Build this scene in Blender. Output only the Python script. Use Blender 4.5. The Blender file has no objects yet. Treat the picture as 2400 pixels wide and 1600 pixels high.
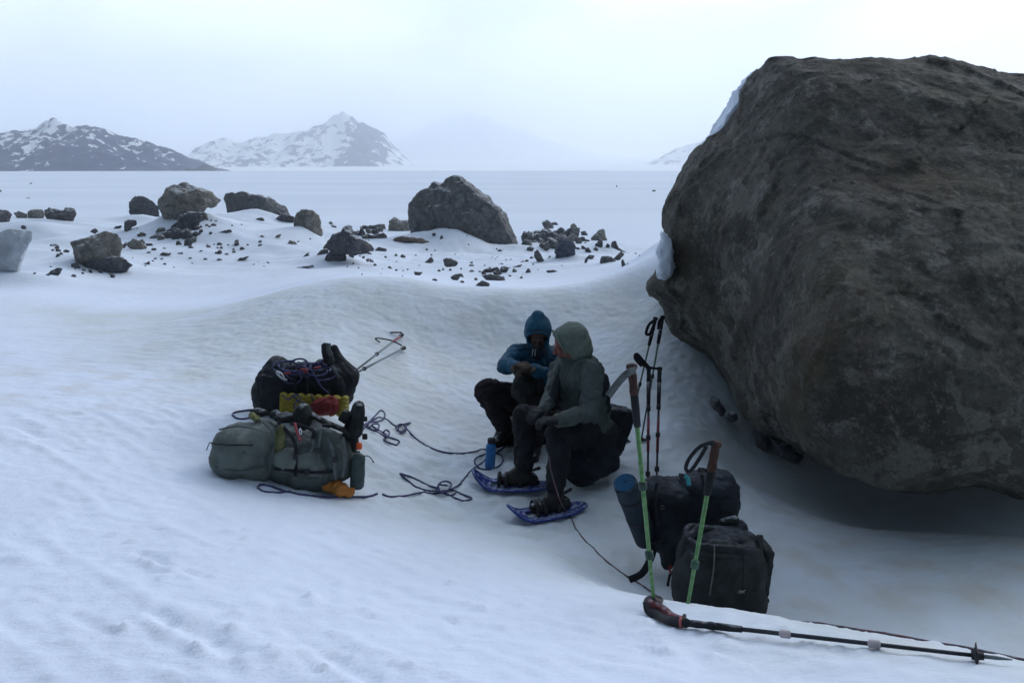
import bpy, bmesh, math, random
import numpy as np
from mathutils import Vector, Matrix, Euler

C = bpy.context.scene.collection
R = math.radians
rng = np.random.default_rng(7)
random.seed(7)

# ------------------------------------------------------------------ camera model
F_PX, CU, CV = 1884.0, 1200.0, 800.0
PITCH = R(12.2); CAM_Z = 2.1
_cp, _sp = math.cos(PITCH), math.sin(PITCH)

def P(u, v, Y):
    """the point seen at photo position (u, v) lying Y metres ahead"""
    a = (u - CU) / F_PX; b = (CV - v) / F_PX
    dy = _cp + b * _sp; dz = -_sp + b * _cp
    t = Y / dy
    return Vector((a * t, Y, CAM_Z + dz * t))

# ------------------------------------------------------------------ noise (numpy)
_perm = np.random.default_rng(3).permutation(256).astype(np.int64)
_perm = np.concatenate([_perm, _perm, _perm])
_grad = np.random.default_rng(5).normal(size=(256, 3)); _grad /= np.linalg.norm(_grad, axis=1)[:, None]
def perlin(x, y, z=0.0):
    if np.ndim(z) == 0: return perlin2(x, y, z)
    x = np.asarray(x, float); y = np.asarray(y, float); z = np.asarray(z, float) + x * 0
    xi = np.floor(x).astype(np.int64); yi = np.floor(y).astype(np.int64); zi = np.floor(z).astype(np.int64)
    xf, yf, zf = x - xi, y - yi, z - zi
    u = xf*xf*xf*(xf*(xf*6-15)+10); v = yf*yf*yf*(yf*(yf*6-15)+10); w = zf*zf*zf*(zf*(zf*6-15)+10)
    out = 0
    for dx in (0, 1):
        for dy in (0, 1):
            for dz in (0, 1):
                h = _perm[(_perm[(_perm[(xi+dx) & 255] + yi + dy) & 255] + zi + dz) & 255]
                g = _grad[h]
                d = g[..., 0]*(xf-dx) + g[..., 1]*(yf-dy) + g[..., 2]*(zf-dz)
                out = out + d * (u if dx else 1-u) * (v if dy else 1-v) * (w if dz else 1-w)
    return out * 1.6
def perlin2(x, y, z=0.0):
    x = np.asarray(x, float) + z*13.7; y = np.asarray(y, float) - z*7.3
    fx = np.floor(x); fy = np.floor(y); xi = fx.astype(np.int64) & 255; yi = fy.astype(np.int64) & 255
    xf, yf = x - fx, y - fy
    u = xf*xf*xf*(xf*(xf*6-15)+10); v = yf*yf*yf*(yf*(yf*6-15)+10)
    def g(ix, iy, dx, dy):
        h = _perm[_perm[ix] + iy]; a = h*(math.pi*2/256); return _c256[h]*dx + _s256[h]*dy
    a = g(xi, yi, xf, yf); b = g(xi+1, yi, xf-1, yf); c = g(xi, yi+1, xf, yf-1); d = g(xi+1, yi+1, xf-1, yf-1)
    return ((a + u*(b-a)) + v*((c + u*(d-c)) - (a + u*(b-a))))*1.4
_c256 = np.cos(np.arange(256)*math.pi*2/256); _s256 = np.sin(np.arange(256)*math.pi*2/256)
def fbm(x, y, z=0.0, oct=4, gain=0.5):
    s = 0; a = 1.0; f = 1.0
    for i in range(oct):
        s = s + a * perlin(np.asarray(x)*f + 17.3*i, np.asarray(y)*f + 5.1*i, np.asarray(z)*f + 9.7*i); a *= gain; f *= 2.03
    return s
def ridged(x, y, z=0.0, oct=4):
    s = 0; a = 1.0; f = 1.0
    for i in range(oct):
        s = s + a * (1 - 2*np.abs(perlin(np.asarray(x)*f + 3.3*i, np.asarray(y)*f + 8.1*i, np.asarray(z)*f + 1.7*i))); a *= .5; f *= 2.1
    return s
def sstep(a, b, x):
    t = np.clip((np.asarray(x, float) - a) / (b - a), 0, 1); return t*t*(3-2*t)

# ------------------------------------------------------------------ terrain height
_uv = [ # photo position, metres ahead
 (0,1000,4.4),(0,1250,3.1),(0,1600,1.98),(0,800,6.7),(0,700,8.9),(600,1600,1.98),(1200,1600,1.98),(1000,1400,2.79),(500,1350,2.75),
 (600,1200,3.67),(300,1150,3.75),(1300,1300,3.72),(1200,1215,4.55),(1290,1215,4.55),(1240,1150,4.95),(1400,1150,4.95),(1180,1030,5.95),(1000,1140,4.75),(1000,1000,5.8),(1000,900,6.6),
 (650,1130,4.2),(480,1080,4.35),(700,975,4.9),(560,930,5.4),(800,900,6.0),(700,800,6.9),(400,850,6.3),(250,800,6.9),
 (1400,1380,3.02),(1500,1397,2.95),(1500,1500,2.4),(1700,1425,2.78),(1900,1460,2.6),(2150,1500,2.38),(2400,1548,2.15),(1900,1600,2.0),(1620,1600,1.99),
 (200,758,7.8),(400,748,8.0),(500,728,8.1),
 (1200,800,7.7),(1000,800,7.55),(1300,900,6.9),(1100,950,6.4),(1500,800,7.4),(1500,700,8.2),(1600,1000,5.9),(1600,870,6.8),(1450,1000,6.0),(1500,1130,5.0),(1640,1100,5.2),
 (2200,1450,3.35),(2000,1320,4.0),(2400,1350,3.7),(1850,1300,4.1),(1750,1180,4.8),(2400,1262,4.2),(2200,1250,4.3),
 (1200,650,12),(1100,652,11.7),(1200,600,16),(1200,576,20),(1000,600,16),(1000,575,20),(800,625,13),(800,560,18),(620,560,16),(620,505,20),(430,540,17),(430,500,20.5),(400,610,14),(250,645,12),(100,625,11.5),(100,528,18),(0,655,11),(0,520,19),(1400,605,16),(1400,580,19),(1450,595,15),(250,560,17)]
for (_u, _v, _Y) in [(600,704,8.2),(700,677,8.3),(812,657,8.4),(906,657,8.4),(962,662,8.4),(1037,677,8.4),(1111,684,8.4),(1186,686,8.4),(1260,686,8.45),(1340,677,8.5),(1400,662,8.6),(1480,628,8.8),(1545,588,9.0)]:
    _uv += [(_u, _v, _Y), (_u, _v-8, _Y+.7), (_u, _v-16, _Y+1.6)]
_pts = [tuple(P(*q)) for q in _uv]
_pts += [(.80,3.55,.02),(.45,3.7,.08),(1.45,3.2,.06),(2.0,2.8,.1),(2.9,2.3,.2),(2.3,1.55,.85),(3.2,1.2,.9),
         (1.7,5.6,-.12),(2.5,5.1,-.34),(3.5,4.9,-.34),(3.0,5.6,-.4),(2.1,5.0,-.2),(2.5,6.5,0.0),(4,6.5,.1),(5.5,4.5,.3),(6,7,.6),(2.2,8.6,1.5),(4,9.5,1.5),(2.2,11.5,.95),(1.8,10.2,1.15),(5,12,.9),(8,9,.9),
         (0,0,.68),(-3,0,.7),(3,0,.9),(-3,-5,.7),(3,-5,.9),(-8,-3,.7),(8,-3,1),(-8,4,.7),(8,3,.9),(-10,10,.65),(-14,16,.5),(10,14,.5),(12,20,.3),(5,20,.15),(5,15,.35),(0,24,-.1),(6,25,-.2),(-6,25,.3),(-13,24,.3),(-20,10,.6),(20,10,.6),(16,2,.8),(-16,-2,.7)]
_pts = np.array(_pts)
def _phi(r2): return 0.5 * r2 * np.log(r2 + 1e-9)
_n = len(_pts)
_A = np.zeros((_n+3, _n+3))
_d2 = ((_pts[:, None, :2] - _pts[None, :, :2])**2).sum(-1)
_A[:_n, :_n] = _phi(_d2) + np.eye(_n)*0.002
_A[:_n, _n] = 1; _A[:_n, _n+1:] = _pts[:, :2]; _A[_n, :_n] = 1; _A[_n+1:, :_n] = _pts[:, :2].T
_w = np.linalg.solve(_A, np.concatenate([_pts[:, 2], [0, 0, 0]]))
def base_h(x, y):
    x = np.asarray(x, float); y = np.asarray(y, float)
    sh = x.shape; xf = x.ravel(); yf = y.ravel(); out = np.zeros(xf.shape)
    xc = np.clip(xf, -20, 20); yc = np.clip(yf, -5, 26)
    for i in range(0, len(xf), 20000):
        s = slice(i, i+20000)
        r2 = (xc[s, None]-_pts[None, :, 0])**2 + (yc[s, None]-_pts[None, :, 1])**2
        out[s] = _phi(r2) @ _w[:_n] + _w[_n] + _w[_n+1]*xc[s] + _w[_n+2]*yc[s]
    return out.reshape(sh)
# small mounds of drifted snow, chunks and trampled hollows: (u, v, radius m, height m)
_bumps = []
_br = np.random.default_rng(21)
for (u, v, r, h) in [(733,1400,.020,.055),(722,1412,.03,.03),(748,1442,.035,.018),(612,1428,.032,.022),(460,1325,.014,.01),(712,1393,.016,.012),(790,1432,.025,.014),(825,1440,.022,.012),(662,1548,.018,.014),(640,1535,.05,.008),(570,1548,.05,.008),(55,1310,.03,.014),(180,1355,.02,.016),(400,1380,.05,.012),(900,1393,.014,.012),(1050,1460,.05,.014),(590,1420,.05,.02),(50,1310,.05,.03),(400,1300,.1,.015),(650,1545,.06,.010),(600,1560,.05,.008),(560,1610,.07,.015),(900,1390,.03,.012),(1060,1500,.03,.012),(1015,1450,.05,-.02),(1040,1470,.07,.012),(560,1440,.03,.02),(300,1480,.05,.015),(1280,1370,.06,.015),(1500,1445,.08,-.015),(2100,1310,.06,-.03),(1330,1100,.1,-.02),(1130,1130,.08,-.02),(420,1110,.12,.02),(1450,1290,.1,.02)]:
    q = None
    for Y in np.arange(1.6, 9, .05):
        p = P(u, v, Y)
        if p.z < float(base_h(p.x, p.y)): break
    _bumps.append((p.x, p.y, r*1.25, h*.42))
for k in range(70):   # crumbs of wind-broken crust on the near slope
    x = _br.uniform(-1.9, .5); y = _br.uniform(1.9, 3.6)
    _bumps.append((x, y, _br.uniform(.012, .035), _br.uniform(.006, .018)))
_dr = []
_crust = []
_grooves = []
for (u0, v0, u1, v1, gw, gd) in [(318,1293,405,1335,.020,.022),(400,1330,482,1358,.016,.016),(350,1430,440,1482,.024,.020),(430,1470,520,1515,.026,.022),(500,1505,575,1545,.03,.022),(725,1508,800,1560,.022,.018),(790,1550,900,1610,.026,.02),(1018,1446,1072,1468,.018,.018),(850,1447,928,1468,.010,.014),(885,1543,1032,1572,.011,.015),(650,1465,700,1500,.014,.012),(700,1510,840,1532,.008,.010),(225,1368,285,1382,.009,.010),(510,1425,590,1436,.008,.010),(160,1048,200,1058,.012,.012),(40,1000,100,1030,.02,.018),(350,1540,470,1590,.02,.014),(150,1440,300,1500,.016,.012),(60,1380,160,1420,.012,.010),(1150,1520,1330,1590,.016,.012)]:
    q = []
    for (u, v) in ((u0, v0), (u1, v1)):
        for Y in np.arange(1.5, 9, .02):
            p = P(u, v, Y)
            if p.z < float(base_h(p.x, p.y)): break
        q += [p.x, p.y]
    _grooves.append((*q, gw, gd))
for (u, v, rx, ry, a_) in [(60,1010,.30,.45,.035),(160,960,.25,.3,.02),(380,1330,.28,.16,.03),(560,1500,.42,.13,.04),(440,1450,.25,.12,.03),(640,1570,.30,.10,.03),(860,1570,.34,.10,.025),(60,1300,.25,.15,.02),(900,1450,.25,.10,.02),(200,1180,.4,.2,.016),(60,1520,.25,.10,.02),(1050,1450,.12,.06,.03),(1650,1540,.5,.14,.03),(1450,1480,.25,.12,.03),(1240,1560,.3,.10,.016)]:
    for Y in np.arange(1.5, 9, .05):
        p = P(u, v, Y)
        if p.z < float(base_h(p.x, p.y)): break
    _crust.append((p.x, p.y, rx, ry, a_))
for (u, v, Y, rx, ry, h) in [(1000,560,19.0,1.1,.8,.32),(1075,575,18.6,.6,.6,.25),(460,520,17.5,1.0,.6,.28),(540,560,16,.9,.8,.2),(160,530,15.5,.8,.6,.15),(60,500,17.3,.8,.6,.2),(700,545,16.5,.5,.5,.12),(300,640,12.4,1.2,.5,.10),(80,560,14.5,1.5,.6,.1),(860,575,15.5,.7,.6,.12),(1340,560,16,.6,.5,.15),(1400,560,16.5,.5,.5,.18)]:
    p = P(u, v, Y); _dr.append((p.x, p.y, rx, ry, h))
for (u, v, rx, ry, h) in [(415,528,.55,.3,.14),(450,520,.4,.3,.10),(560,498,.7,.3,.14),(620,505,.5,.3,.10),(200,622,.55,.3,.13),(285,628,.4,.25,.10),(790,612,.45,.3,.10),(20,655,.8,.3,.16),(712,556,.4,.3,.10),(1325,606,.4,.25,.10),(120,520,.9,.3,.12),(330,506,.4,.3,.10),(920,540,.5,.3,.10),(1150,575,.7,.3,.14),(1400,575,.6,.3,.12)]:
    for Y in np.arange(8.8, 26, .1):
        p = P(u, v, Y)
        if p.z < float(base_h(p.x, p.y)): break
    _dr.append((p.x, p.y-.25, rx, ry, h))
def near_detail(x, y, b):
    r = np.sqrt(x*x + y*y)
    near = 1 - sstep(22, 40, r)
    h = 0
    # soft drifts everywhere, elongated across the view
    h = h + .03*fbm(x*.25, y*.5, 1.3, 3)*near*sstep(9, 14, r)
    # sastrugi on the left slope: streaks running away to the right
    a = R(-38); s = x*math.cos(a) + y*math.sin(a); t = -x*math.sin(a) + y*math.cos(a)
    left = (1 - sstep(-.4, 1.2, x + .45*(y-3))) * (1 - sstep(4.5, 7, y)) 
    sas = np.maximum(0, fbm(s*1.8, t*8.5, 2.2, 4) - .02)
    h = h + left*(.013*np.minimum(sas, .8) + .0028*fbm(s*9, t*22, .4, 3))
    # torn crust: rough streaky patches
    for (px, py, prx, pry, pa) in _crust:
        m = np.exp(-(((x-px)/prx)**2 + ((y-py)/pry)**2)**1.5)
        q = fbm(s*7 + px, t*20, 5.5, 5, .62)
        h = h + m*pa*.5*np.clip(q - .05, -.12, .6)
    # drag marks: shallow grooves with a raised lip
    for (ax_, ay_, bx_, by_, gw, gd) in _grooves:
        m = (x > min(ax_, bx_)-.2) & (x < max(ax_, bx_)+.2) & (y > min(ay_, by_)-.2) & (y < max(ay_, by_)+.2)
        if not np.any(m): continue
        dx, dy = bx_-ax_, by_-ay_; L2 = dx*dx+dy*dy; tt = ((x-ax_)*dx+(y-ay_)*dy)/L2; dd = ((x-ax_)*dy-(y-ay_)*dx)/math.sqrt(L2) + .006*perlin(x*14, y*14, 3.3)
        env = sstep(-.05, .12, tt)*(1-sstep(.75, 1.08, tt))
        h = h + np.where(m, env*gd*.8*(-np.exp(-(dd/gw)**2) + .7*np.exp(-((dd-gw*1.9)/(gw*.9))**2)), 0)
    # scalloped back wall of the wind scoop
    cy = sstep(5.2, 6.6, y) * (1 - sstep(8.0, 8.5, y)) * (1 - sstep(2.2, 3.0, x)) * sstep(-4.6, -2.2, x)
    sc = fbm(x*5.5 + .6*y, y*7.5, 4.1, 3, .55)
    h = h + cy*(.007*sc + .005*perlin(x*17, y*22, .5) + .004*perlin(x*36, y*40, .9))
    # churned snow around the packs and the people
    tr = np.exp(-(((x-.1)/1.7)**2 + ((y-5.0)/1.1)**2)**2) 
    h = h + tr*(.020*fbm(x*6, y*6, 7.7, 4, .6) - .018*np.maximum(0, perlin(x*4.5, y*4.5, 2.9)-.15))
    # lumpy rim by the lying pole
    rm = np.exp(-(((x-1.0)/1.0)**2 + ((y-2.45)/.42)**2))
    h = h + rm*.018*np.maximum(-.15, fbm(x*9, y*11, 3.1, 4))
    # moraine band: uneven, rock-strewn
    mo = sstep(10.5, 15, y) * near
    h = h + mo*(.10*fbm(x*.55, y*.55, 6.0, 4) )
    h = h + .004*fbm(x*14, y*14, 0, 2)*(1 - sstep(8, 14, r))
    for (bx, by, rx, ry, bh) in _dr:
        h = h + bh*np.exp(-((x-bx)/rx)**2 - ((y-by)/ry)**2)
    for (bx, by, br, bh) in _bumps:
        m = (np.abs(x-bx) < 3*br) & (np.abs(y-by) < 3*br)
        if np.any(m):
            d2 = ((x-bx)**2 + (y-by)**2)/(br*br)
            h = h + np.where(m, bh*np.exp(-d2**1.6*1.4)*(1 + .7*perlin(x*48, y*48, 1)), 0)
    return h
def ground_h(x, y):
    x = np.asarray(x, float); y = np.asarray(y, float)
    r = np.sqrt(x*x + y*y)
    b = base_h(x, y)
    far = -1.5 + .10*fbm(x*.012, y*.05, 0, 3)*sstep(40, 90, r) - 26*sstep(950, 1250, r)
    k = sstep(20, 38, r)
    return b*(1-k) + far*k + near_detail(x, y, b)
def gz(x, y): return float(ground_h(np.array([x]), np.array([y]))[0])
def hit(u, v, lo=1.5, hi=60):
    """where the sight line through a photo position meets the snow"""
    Ys = np.concatenate([np.arange(lo, min(hi, 12), .02), np.arange(12, max(hi, 12), .2)])
    a = (u-CU)/F_PX; b = (CV-v)/F_PX; dy = _cp+b*_sp; dz = -_sp+b*_cp
    for stage in (0, 1):
        Yq = Ys[::12] if stage == 0 else Ys
        xs = a/dy*Yq; zs = CAM_Z + dz/dy*Yq
        g = ground_h(xs, Yq); m = np.nonzero(zs < g)[0]
        if stage == 0:
            k = m[0] if len(m) else len(Yq)-1
            Ys = Ys[max(0, (k-1)*12):k*12+13]
    xs = a/dy*Ys
    i = m[0] if len(m) else len(Ys)-1
    return Vector((xs[i], Ys[i], g[i]))

# ------------------------------------------------------------------ object helpers
def link(o, parent=None):
    C.objects.link(o)
    if parent is not None: o.parent = parent
    return o
def tag(o, label=None, cat=None, group=None, kind=None):
    if label: o['label'] = label
    if cat: o['category'] = cat
    if group: o['group'] = group
    if kind: o['kind'] = kind
    return o
def thing(name, loc, label, cat, group=None):
    o = bpy.data.objects.new(name, None); o.location = loc; o.empty_display_size = .1
    C.objects.link(o); return tag(o, label, cat, group)
def mesh_obj(name, V, Fc, m, parent=None, smooth=True, label=None):
    """world-space vertices; origin moved to the bottom centre (or to the parent's frame)"""
    V = np.asarray(V, float)
    if parent is not None: off = np.array(parent_world(parent)); loc = (0, 0, 0)
    else:
        off = np.array([(V[:, 0].min()+V[:, 0].max())/2, (V[:, 1].min()+V[:, 1].max())/2, V[:, 2].min()]); loc = off
    me = bpy.data.meshes.new(name); me.from_pydata((V-off).tolist(), [], [list(map(int, f)) for f in Fc])
    if smooth: me.polygons.foreach_set('use_smooth', [True]*len(me.polygons))
    if m: me.materials.append(m)
    me.update()
    o = bpy.data.objects.new(name, me); o.location = loc
    link(o, parent)
    if label: o['label'] = label
    return o
def parent_world(p):
    v = Vector(p.location)
    q = p.parent
    while q is not None: v = v + Vector(q.location); q = q.parent
    return v
class MB:
    def __init__(s): s.V = []; s.F = []
    def add(s, V, Fc):
        n = len(s.V); s.V += [tuple(v) for v in V]; s.F += [[n+i for i in f] for f in Fc]; return s
    def obj(s, name, m, parent=None, smooth=True, label=None): return mesh_obj(name, s.V, s.F, m, parent, smooth, label)
def catmull(pts, n=8, closed=False):
    pts = [Vector(p) for p in pts]; out = []
    N = len(pts)
    for i in range(N if closed else N-1):
        if closed: p0, p1, p2, p3 = pts[i-1], pts[i], pts[(i+1) % N], pts[(i+2) % N]
        else: p0, p1, p2, p3 = pts[max(i-1, 0)], pts[i], pts[i+1], pts[min(i+2, N-1)]
        for k in range(n):
            t = k/n
            out.append(.5*((2*p1) + (p2-p0)*t + (2*p0-5*p1+4*p2-p3)*t*t + (3*p1-p0-3*p2+p3)*t**3))
    if not closed: out.append(pts[-1])
    return out
def frames(pts, hint=None):
    T = []
    for i in range(len(pts)):
        d = pts[min(i+1, len(pts)-1)] - pts[max(i-1, 0)]
        T.append(d.normalized() if d.length > 1e-9 else Vector((0, 0, 1)))
    h = Vector(hint) if hint is not None else (Vector((0, 0, 1)) if abs(T[0].z) < .9 else Vector((1, 0, 0)))
    n = (h - T[0]*h.dot(T[0])).normalized(); out = []
    for i, t in enumerate(T):
        if hint is not None:
            nn = h - t*h.dot(t)
            if nn.length > .05: n = nn.normalized()
        n = (n - t*n.dot(t)).normalized()
        out.append((t, n, t.cross(n)))
    return out
def tube(pts, r, seg=8, mb=None, caps=True, flat=1.0, hint=None):
    """round (or flattened) tube along points; r a number or a list"""
    mb = mb or MB(); pts = [Vector(p) for p in pts]
    rs = r if hasattr(r, '__len__') else [r]*len(pts)
    V = []; Fc = []
    for p, (t, n, b), q in zip(pts, frames(pts, hint), rs):
        for k in range(seg):
            a = 2*math.pi*k/seg; V.append(p + n*math.cos(a)*q*flat + b*math.sin(a)*q)
    for i in range(len(pts)-1):
        for k in range(seg):
            Fc.append((i*seg+k, i*seg+(k+1) % seg, (i+1)*seg+(k+1) % seg, (i+1)*seg+k))
    if caps:
        Fc.append(tuple(range(seg))[::-1]); Fc.append(tuple((len(pts)-1)*seg+k for k in range(seg)))
    return mb.add(V, Fc)
def strap(pts, width, thick, hint, mb=None, n=5):
    """flat webbing; hint is the direction of its face normal"""
    mb = mb or MB(); pts = catmull(pts, n) if n else [Vector(p) for p in pts]
    V = []; Fc = []
    for p, (t, nn, b) in zip(pts, frames(pts, hint)):
        for (x, y) in ((-.5, -.5), (.5, -.5), (.5, .5), (-.5, .5)): V.append(p + b*width*x + nn*thick*y)
    for i in range(len(pts)-1):
        for k in range(4): Fc.append((i*4+k, i*4+(k+1) % 4, (i+1)*4+(k+1) % 4, (i+1)*4+k))
    Fc.append((3, 2, 1, 0)); L = (len(pts)-1)*4; Fc.append((L, L+1, L+2, L+3))
    return mb.add(V, Fc)
def lathe(p0, axis, prof, seg=20, mb=None):
    """prof: list of (radius, distance along axis)"""
    mb = mb or MB(); p0 = Vector(p0); ax = Vector(axis).normalized()
    h = Vector((0, 0, 1)) if abs(ax.z) < .9 else Vector((1, 0, 0)); n = (h-ax*h.dot(ax)).normalized(); b = ax.cross(n)
    V = []; Fc = []
    for (r, d) in prof:
        for k in range(seg):
            a = 2*math.pi*k/seg; V.append(p0 + ax*d + (n*math.cos(a)+b*math.sin(a))*max(r, 1e-4))
    for i in range(len(prof)-1):
        for k in range(seg): Fc.append((i*seg+k, i*seg+(k+1) % seg, (i+1)*seg+(k+1) % seg, (i+1)*seg+k))
    Fc.append(tuple(range(seg))[::-1]); Fc.append(tuple((len(prof)-1)*seg+k for k in range(seg)))
    return mb.add(V, Fc)
# primitives that melt together into one soft surface
def cap(p0, r0, p1=None, r1=None):
    p1 = p0 if p1 is None else p1; r1 = r0 if r1 is None else r1
    return ('cap', Vector(p0), r0, Vector(p1), r1)
def ell(c, rad, rot=None): return ('ell', Vector(c), Vector(rad), rot or Matrix.Identity(3))
def box(c, size, rot=None, bev=.02): return ('box', Vector(c), Vector(size), rot or Matrix.Identity(3), bev)
def rotm(rx=0, ry=0, rz=0): return Euler((R(rx), R(ry), R(rz))).to_matrix()
def _prim_mesh(bm, p):
    if p[0] == 'cap':
        _, a, ra, b, rb = p
        d = b-a; n = 14; L = d.length
        if L < 1e-6: prof = []; ax = Vector((0, 0, 1))
        else: ax = d/L
        m = MB(); prof = []
        for k in range(1, 8): t = -math.pi/2 + k*math.pi/16; prof.append((ra*math.cos(t), ra*math.sin(t)))
        prof.append((ra, 0))
        if L > 1e-6: prof.append((rb, L))
        for k in range(1, 8): t = k*math.pi/16; prof.append((rb*math.cos(t), L + rb*math.sin(t)))
        lathe(a, ax, prof, n, m)
        vs = [bm.verts.new(v) for v in m.V]
        for f in m.F: bm.faces.new([vs[i] for i in f])
    elif p[0] == 'ell':
        M = Matrix.Translation(p[1]) @ p[3].to_4x4() @ Matrix.Diagonal((*p[2], 1))
        bmesh.ops.create_icosphere(bm, subdivisions=4, radius=1, matrix=M)
    else:
        M = Matrix.Translation(p[1]) @ p[3].to_4x4()
        b2 = bmesh.new(); bmesh.ops.create_cube(b2, size=1)
        for v in b2.verts: v.co = Vector((v.co.x*p[2].x, v.co.y*p[2].y, v.co.z*p[2].z))
        bmesh.ops.bevel(b2, geom=list(b2.edges), offset=min(p[4], min(p[2])*.48), segments=4, profile=.6, affect='EDGES')
        b2.transform(M); t = bpy.data.meshes.new('t'); b2.to_mesh(t); b2.free(); bm.from_mesh(t); bpy.data.meshes.remove(t)
def remeshed(V, Fc, voxel, smooth=4, from_bm=None):
    me = bpy.data.meshes.new('tmp')
    if from_bm is not None: from_bm.to_mesh(me)
    else: me.from_pydata([tuple(v) for v in V], [], [list(map(int, f)) for f in Fc])
    o = bpy.data.objects.new('tmp', me); C.objects.link(o)
    md = o.modifiers.new('r', 'REMESH'); md.mode = 'VOXEL'; md.voxel_size = voxel; md.adaptivity = 0
    if smooth: s = o.modifiers.new('s', 'SMOOTH'); s.factor = .5; s.iterations = smooth
    dg = bpy.context.evaluated_depsgraph_get(); m2 = bpy.data.meshes.new_from_object(o.evaluated_get(dg))
    bpy.data.objects.remove(o); bpy.data.meshes.remove(me)
    n = len(m2.vertices); V = np.empty(n*3); m2.vertices.foreach_get('co', V); N = np.empty(n*3); m2.vertices.foreach_get('normal', N)
    return m2, V.reshape(-1, 3), N.reshape(-1, 3)
def blob(name, prims, m, parent=None, voxel=.012, smooth=4, folds=0.0, fscale=9, fdir=(1, 1, 1), fine=0.0, cut=None, label=None, extra=None):
    bm = bmesh.new()
    for p in prims: _prim_mesh(bm, p)
    m2, V, N = remeshed(None, None, voxel, smooth, from_bm=bm); bm.free()
    s = hash(name) % 17 if False else len(prims)*1.37
    if folds:
        q = V*fscale*np.array(fdir)
        wx = fbm(q[:, 0]*.5, q[:, 1]*.5, q[:, 2]*.5 + s, 2)
        d = ridged(q[:, 0]+wx, q[:, 1]+wx+s, q[:, 2]+wx, 3)
        V = V + N*((d-.9)*folds)[:, None]
    if fine: V = V + N*(fbm(V[:, 0]*40, V[:, 1]*40, V[:, 2]*40+s, 2)*fine)[:, None]
    if extra is not None: V = extra(V, N)
    off = np.array(parent_world(parent)) if parent is not None else np.array([(V[:, 0].min()+V[:, 0].max())/2, (V[:, 1].min()+V[:, 1].max())/2, V[:, 2].min()])
    m2.vertices.foreach_set('co', (V-off).ravel()); m2.polygons.foreach_set('use_smooth', [True]*len(m2.polygons))
    if cut is not None:
        b = bmesh.new(); b.from_mesh(m2)
        for (co, no) in cut:
            bmesh.ops.bisect_plane(b, geom=b.verts[:]+b.edges[:]+b.faces[:], plane_co=Vector(co)-Vector(off), plane_no=Vector(no), clear_outer=True)
        b.to_mesh(m2); b.free()
    m2.materials.clear(); m2.materials.append(m); m2.name = name; m2.update()
    o = bpy.data.objects.new(name, m2)
    if parent is None: o.location = off
    link(o, parent)
    if label: o['label'] = label
    return o

# ------------------------------------------------------------------ materials
def mat(name, color, rough=.8, bump=0.0, bscale=60, var=.15, vscale=8, metallic=0.0, spec=.3, col2=None, coat=0, detail=6, trans=0, stretch=(1, 1, 1), dust=0.0, sheen=0):
    m = bpy.data.materials.new(name); m.use_nodes = True; nt = m.node_tree; N = nt.nodes; L = nt.links
    b = N['Principled BSDF']; b.inputs['Roughness'].default_value = rough; b.inputs['Metallic'].default_value = metallic
    b.inputs['Specular IOR Level'].default_value = spec
    if coat: b.inputs['Coat Weight'].default_value = coat
    if trans: b.inputs['Transmission Weight'].default_value = trans
    if sheen: b.inputs['Sheen Weight'].default_value = sheen
    tc = N.new('ShaderNodeTexCoord'); mp = N.new('ShaderNodeMapping'); mp.inputs['Scale'].default_value = stretch
    L.new(tc.outputs['Object'], mp.inputs['Vector'])
    n1 = N.new('ShaderNodeTexNoise'); n1.inputs['Scale'].default_value = vscale; n1.inputs['Detail'].default_value = detail; n1.inputs['Roughness'].default_value = .6
    L.new(mp.outputs[0], n1.inputs['Vector'])
    r = N.new('ShaderNodeValToRGB'); c = color; c2 = col2 or tuple(max(0, x*(1-var*1.6)) for x in c[:3])
    r.color_ramp.elements[0].position = .36; r.color_ramp.elements[0].color = (*c2[:3], 1)
    r.color_ramp.elements[1].position = .64; r.color_ramp.elements[1].color = (*[min(1, x*(1+var)) for x in c[:3]], 1)
    L.new(n1.outputs['Fac'], r.inputs[0]); out = r.outputs[0]
    if dust:   # rime and spindrift caught on faces that look up
        ge = N.new('ShaderNodeNewGeometry'); sx = N.new('ShaderNodeSeparateXYZ'); L.new(ge.outputs['Normal'], sx.inputs[0])
        n3 = N.new('ShaderNodeTexNoise'); n3.inputs['Scale'].default_value = 35; n3.inputs['Detail'].default_value = 8; L.new(tc.outputs['Object'], n3.inputs['Vector'])
        mu = N.new('ShaderNodeMath'); mu.operation = 'MULTIPLY'; L.new(sx.outputs['Z'], mu.inputs[0]); L.new(n3.outputs['Fac'], mu.inputs[1])
        mr = N.new('ShaderNodeMapRange'); mr.inputs['From Min'].default_value = .36; mr.inputs['From Max'].default_value = .62; mr.inputs['To Max'].default_value = dust; L.new(mu.outputs[0], mr.inputs['Value'])
        mx = N.new('ShaderNodeMix'); mx.data_type = 'RGBA'; L.new(mr.outputs[0], mx.inputs[0]); L.new(out, mx.inputs[6]); mx.inputs[7].default_value = (.7, .74, .8, 1); out = mx.outputs[2]
    L.new(out, b.inputs['Base Color'])
    if bump:
        n2 = N.new('ShaderNodeTexNoise'); n2.inputs['Scale'].default_value = bscale; n2.inputs['Detail'].default_value = 5; L.new(mp.outputs[0], n2.inputs['Vector'])
        bp = N.new('ShaderNodeBump'); bp.inputs['Strength'].default_value = 1; bp.inputs['Distance'].default_value = bump
        L.new(n2.outputs['Fac'], bp.inputs['Height']); L.new(bp.outputs[0], b.inputs['Normal'])
    return m
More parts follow.
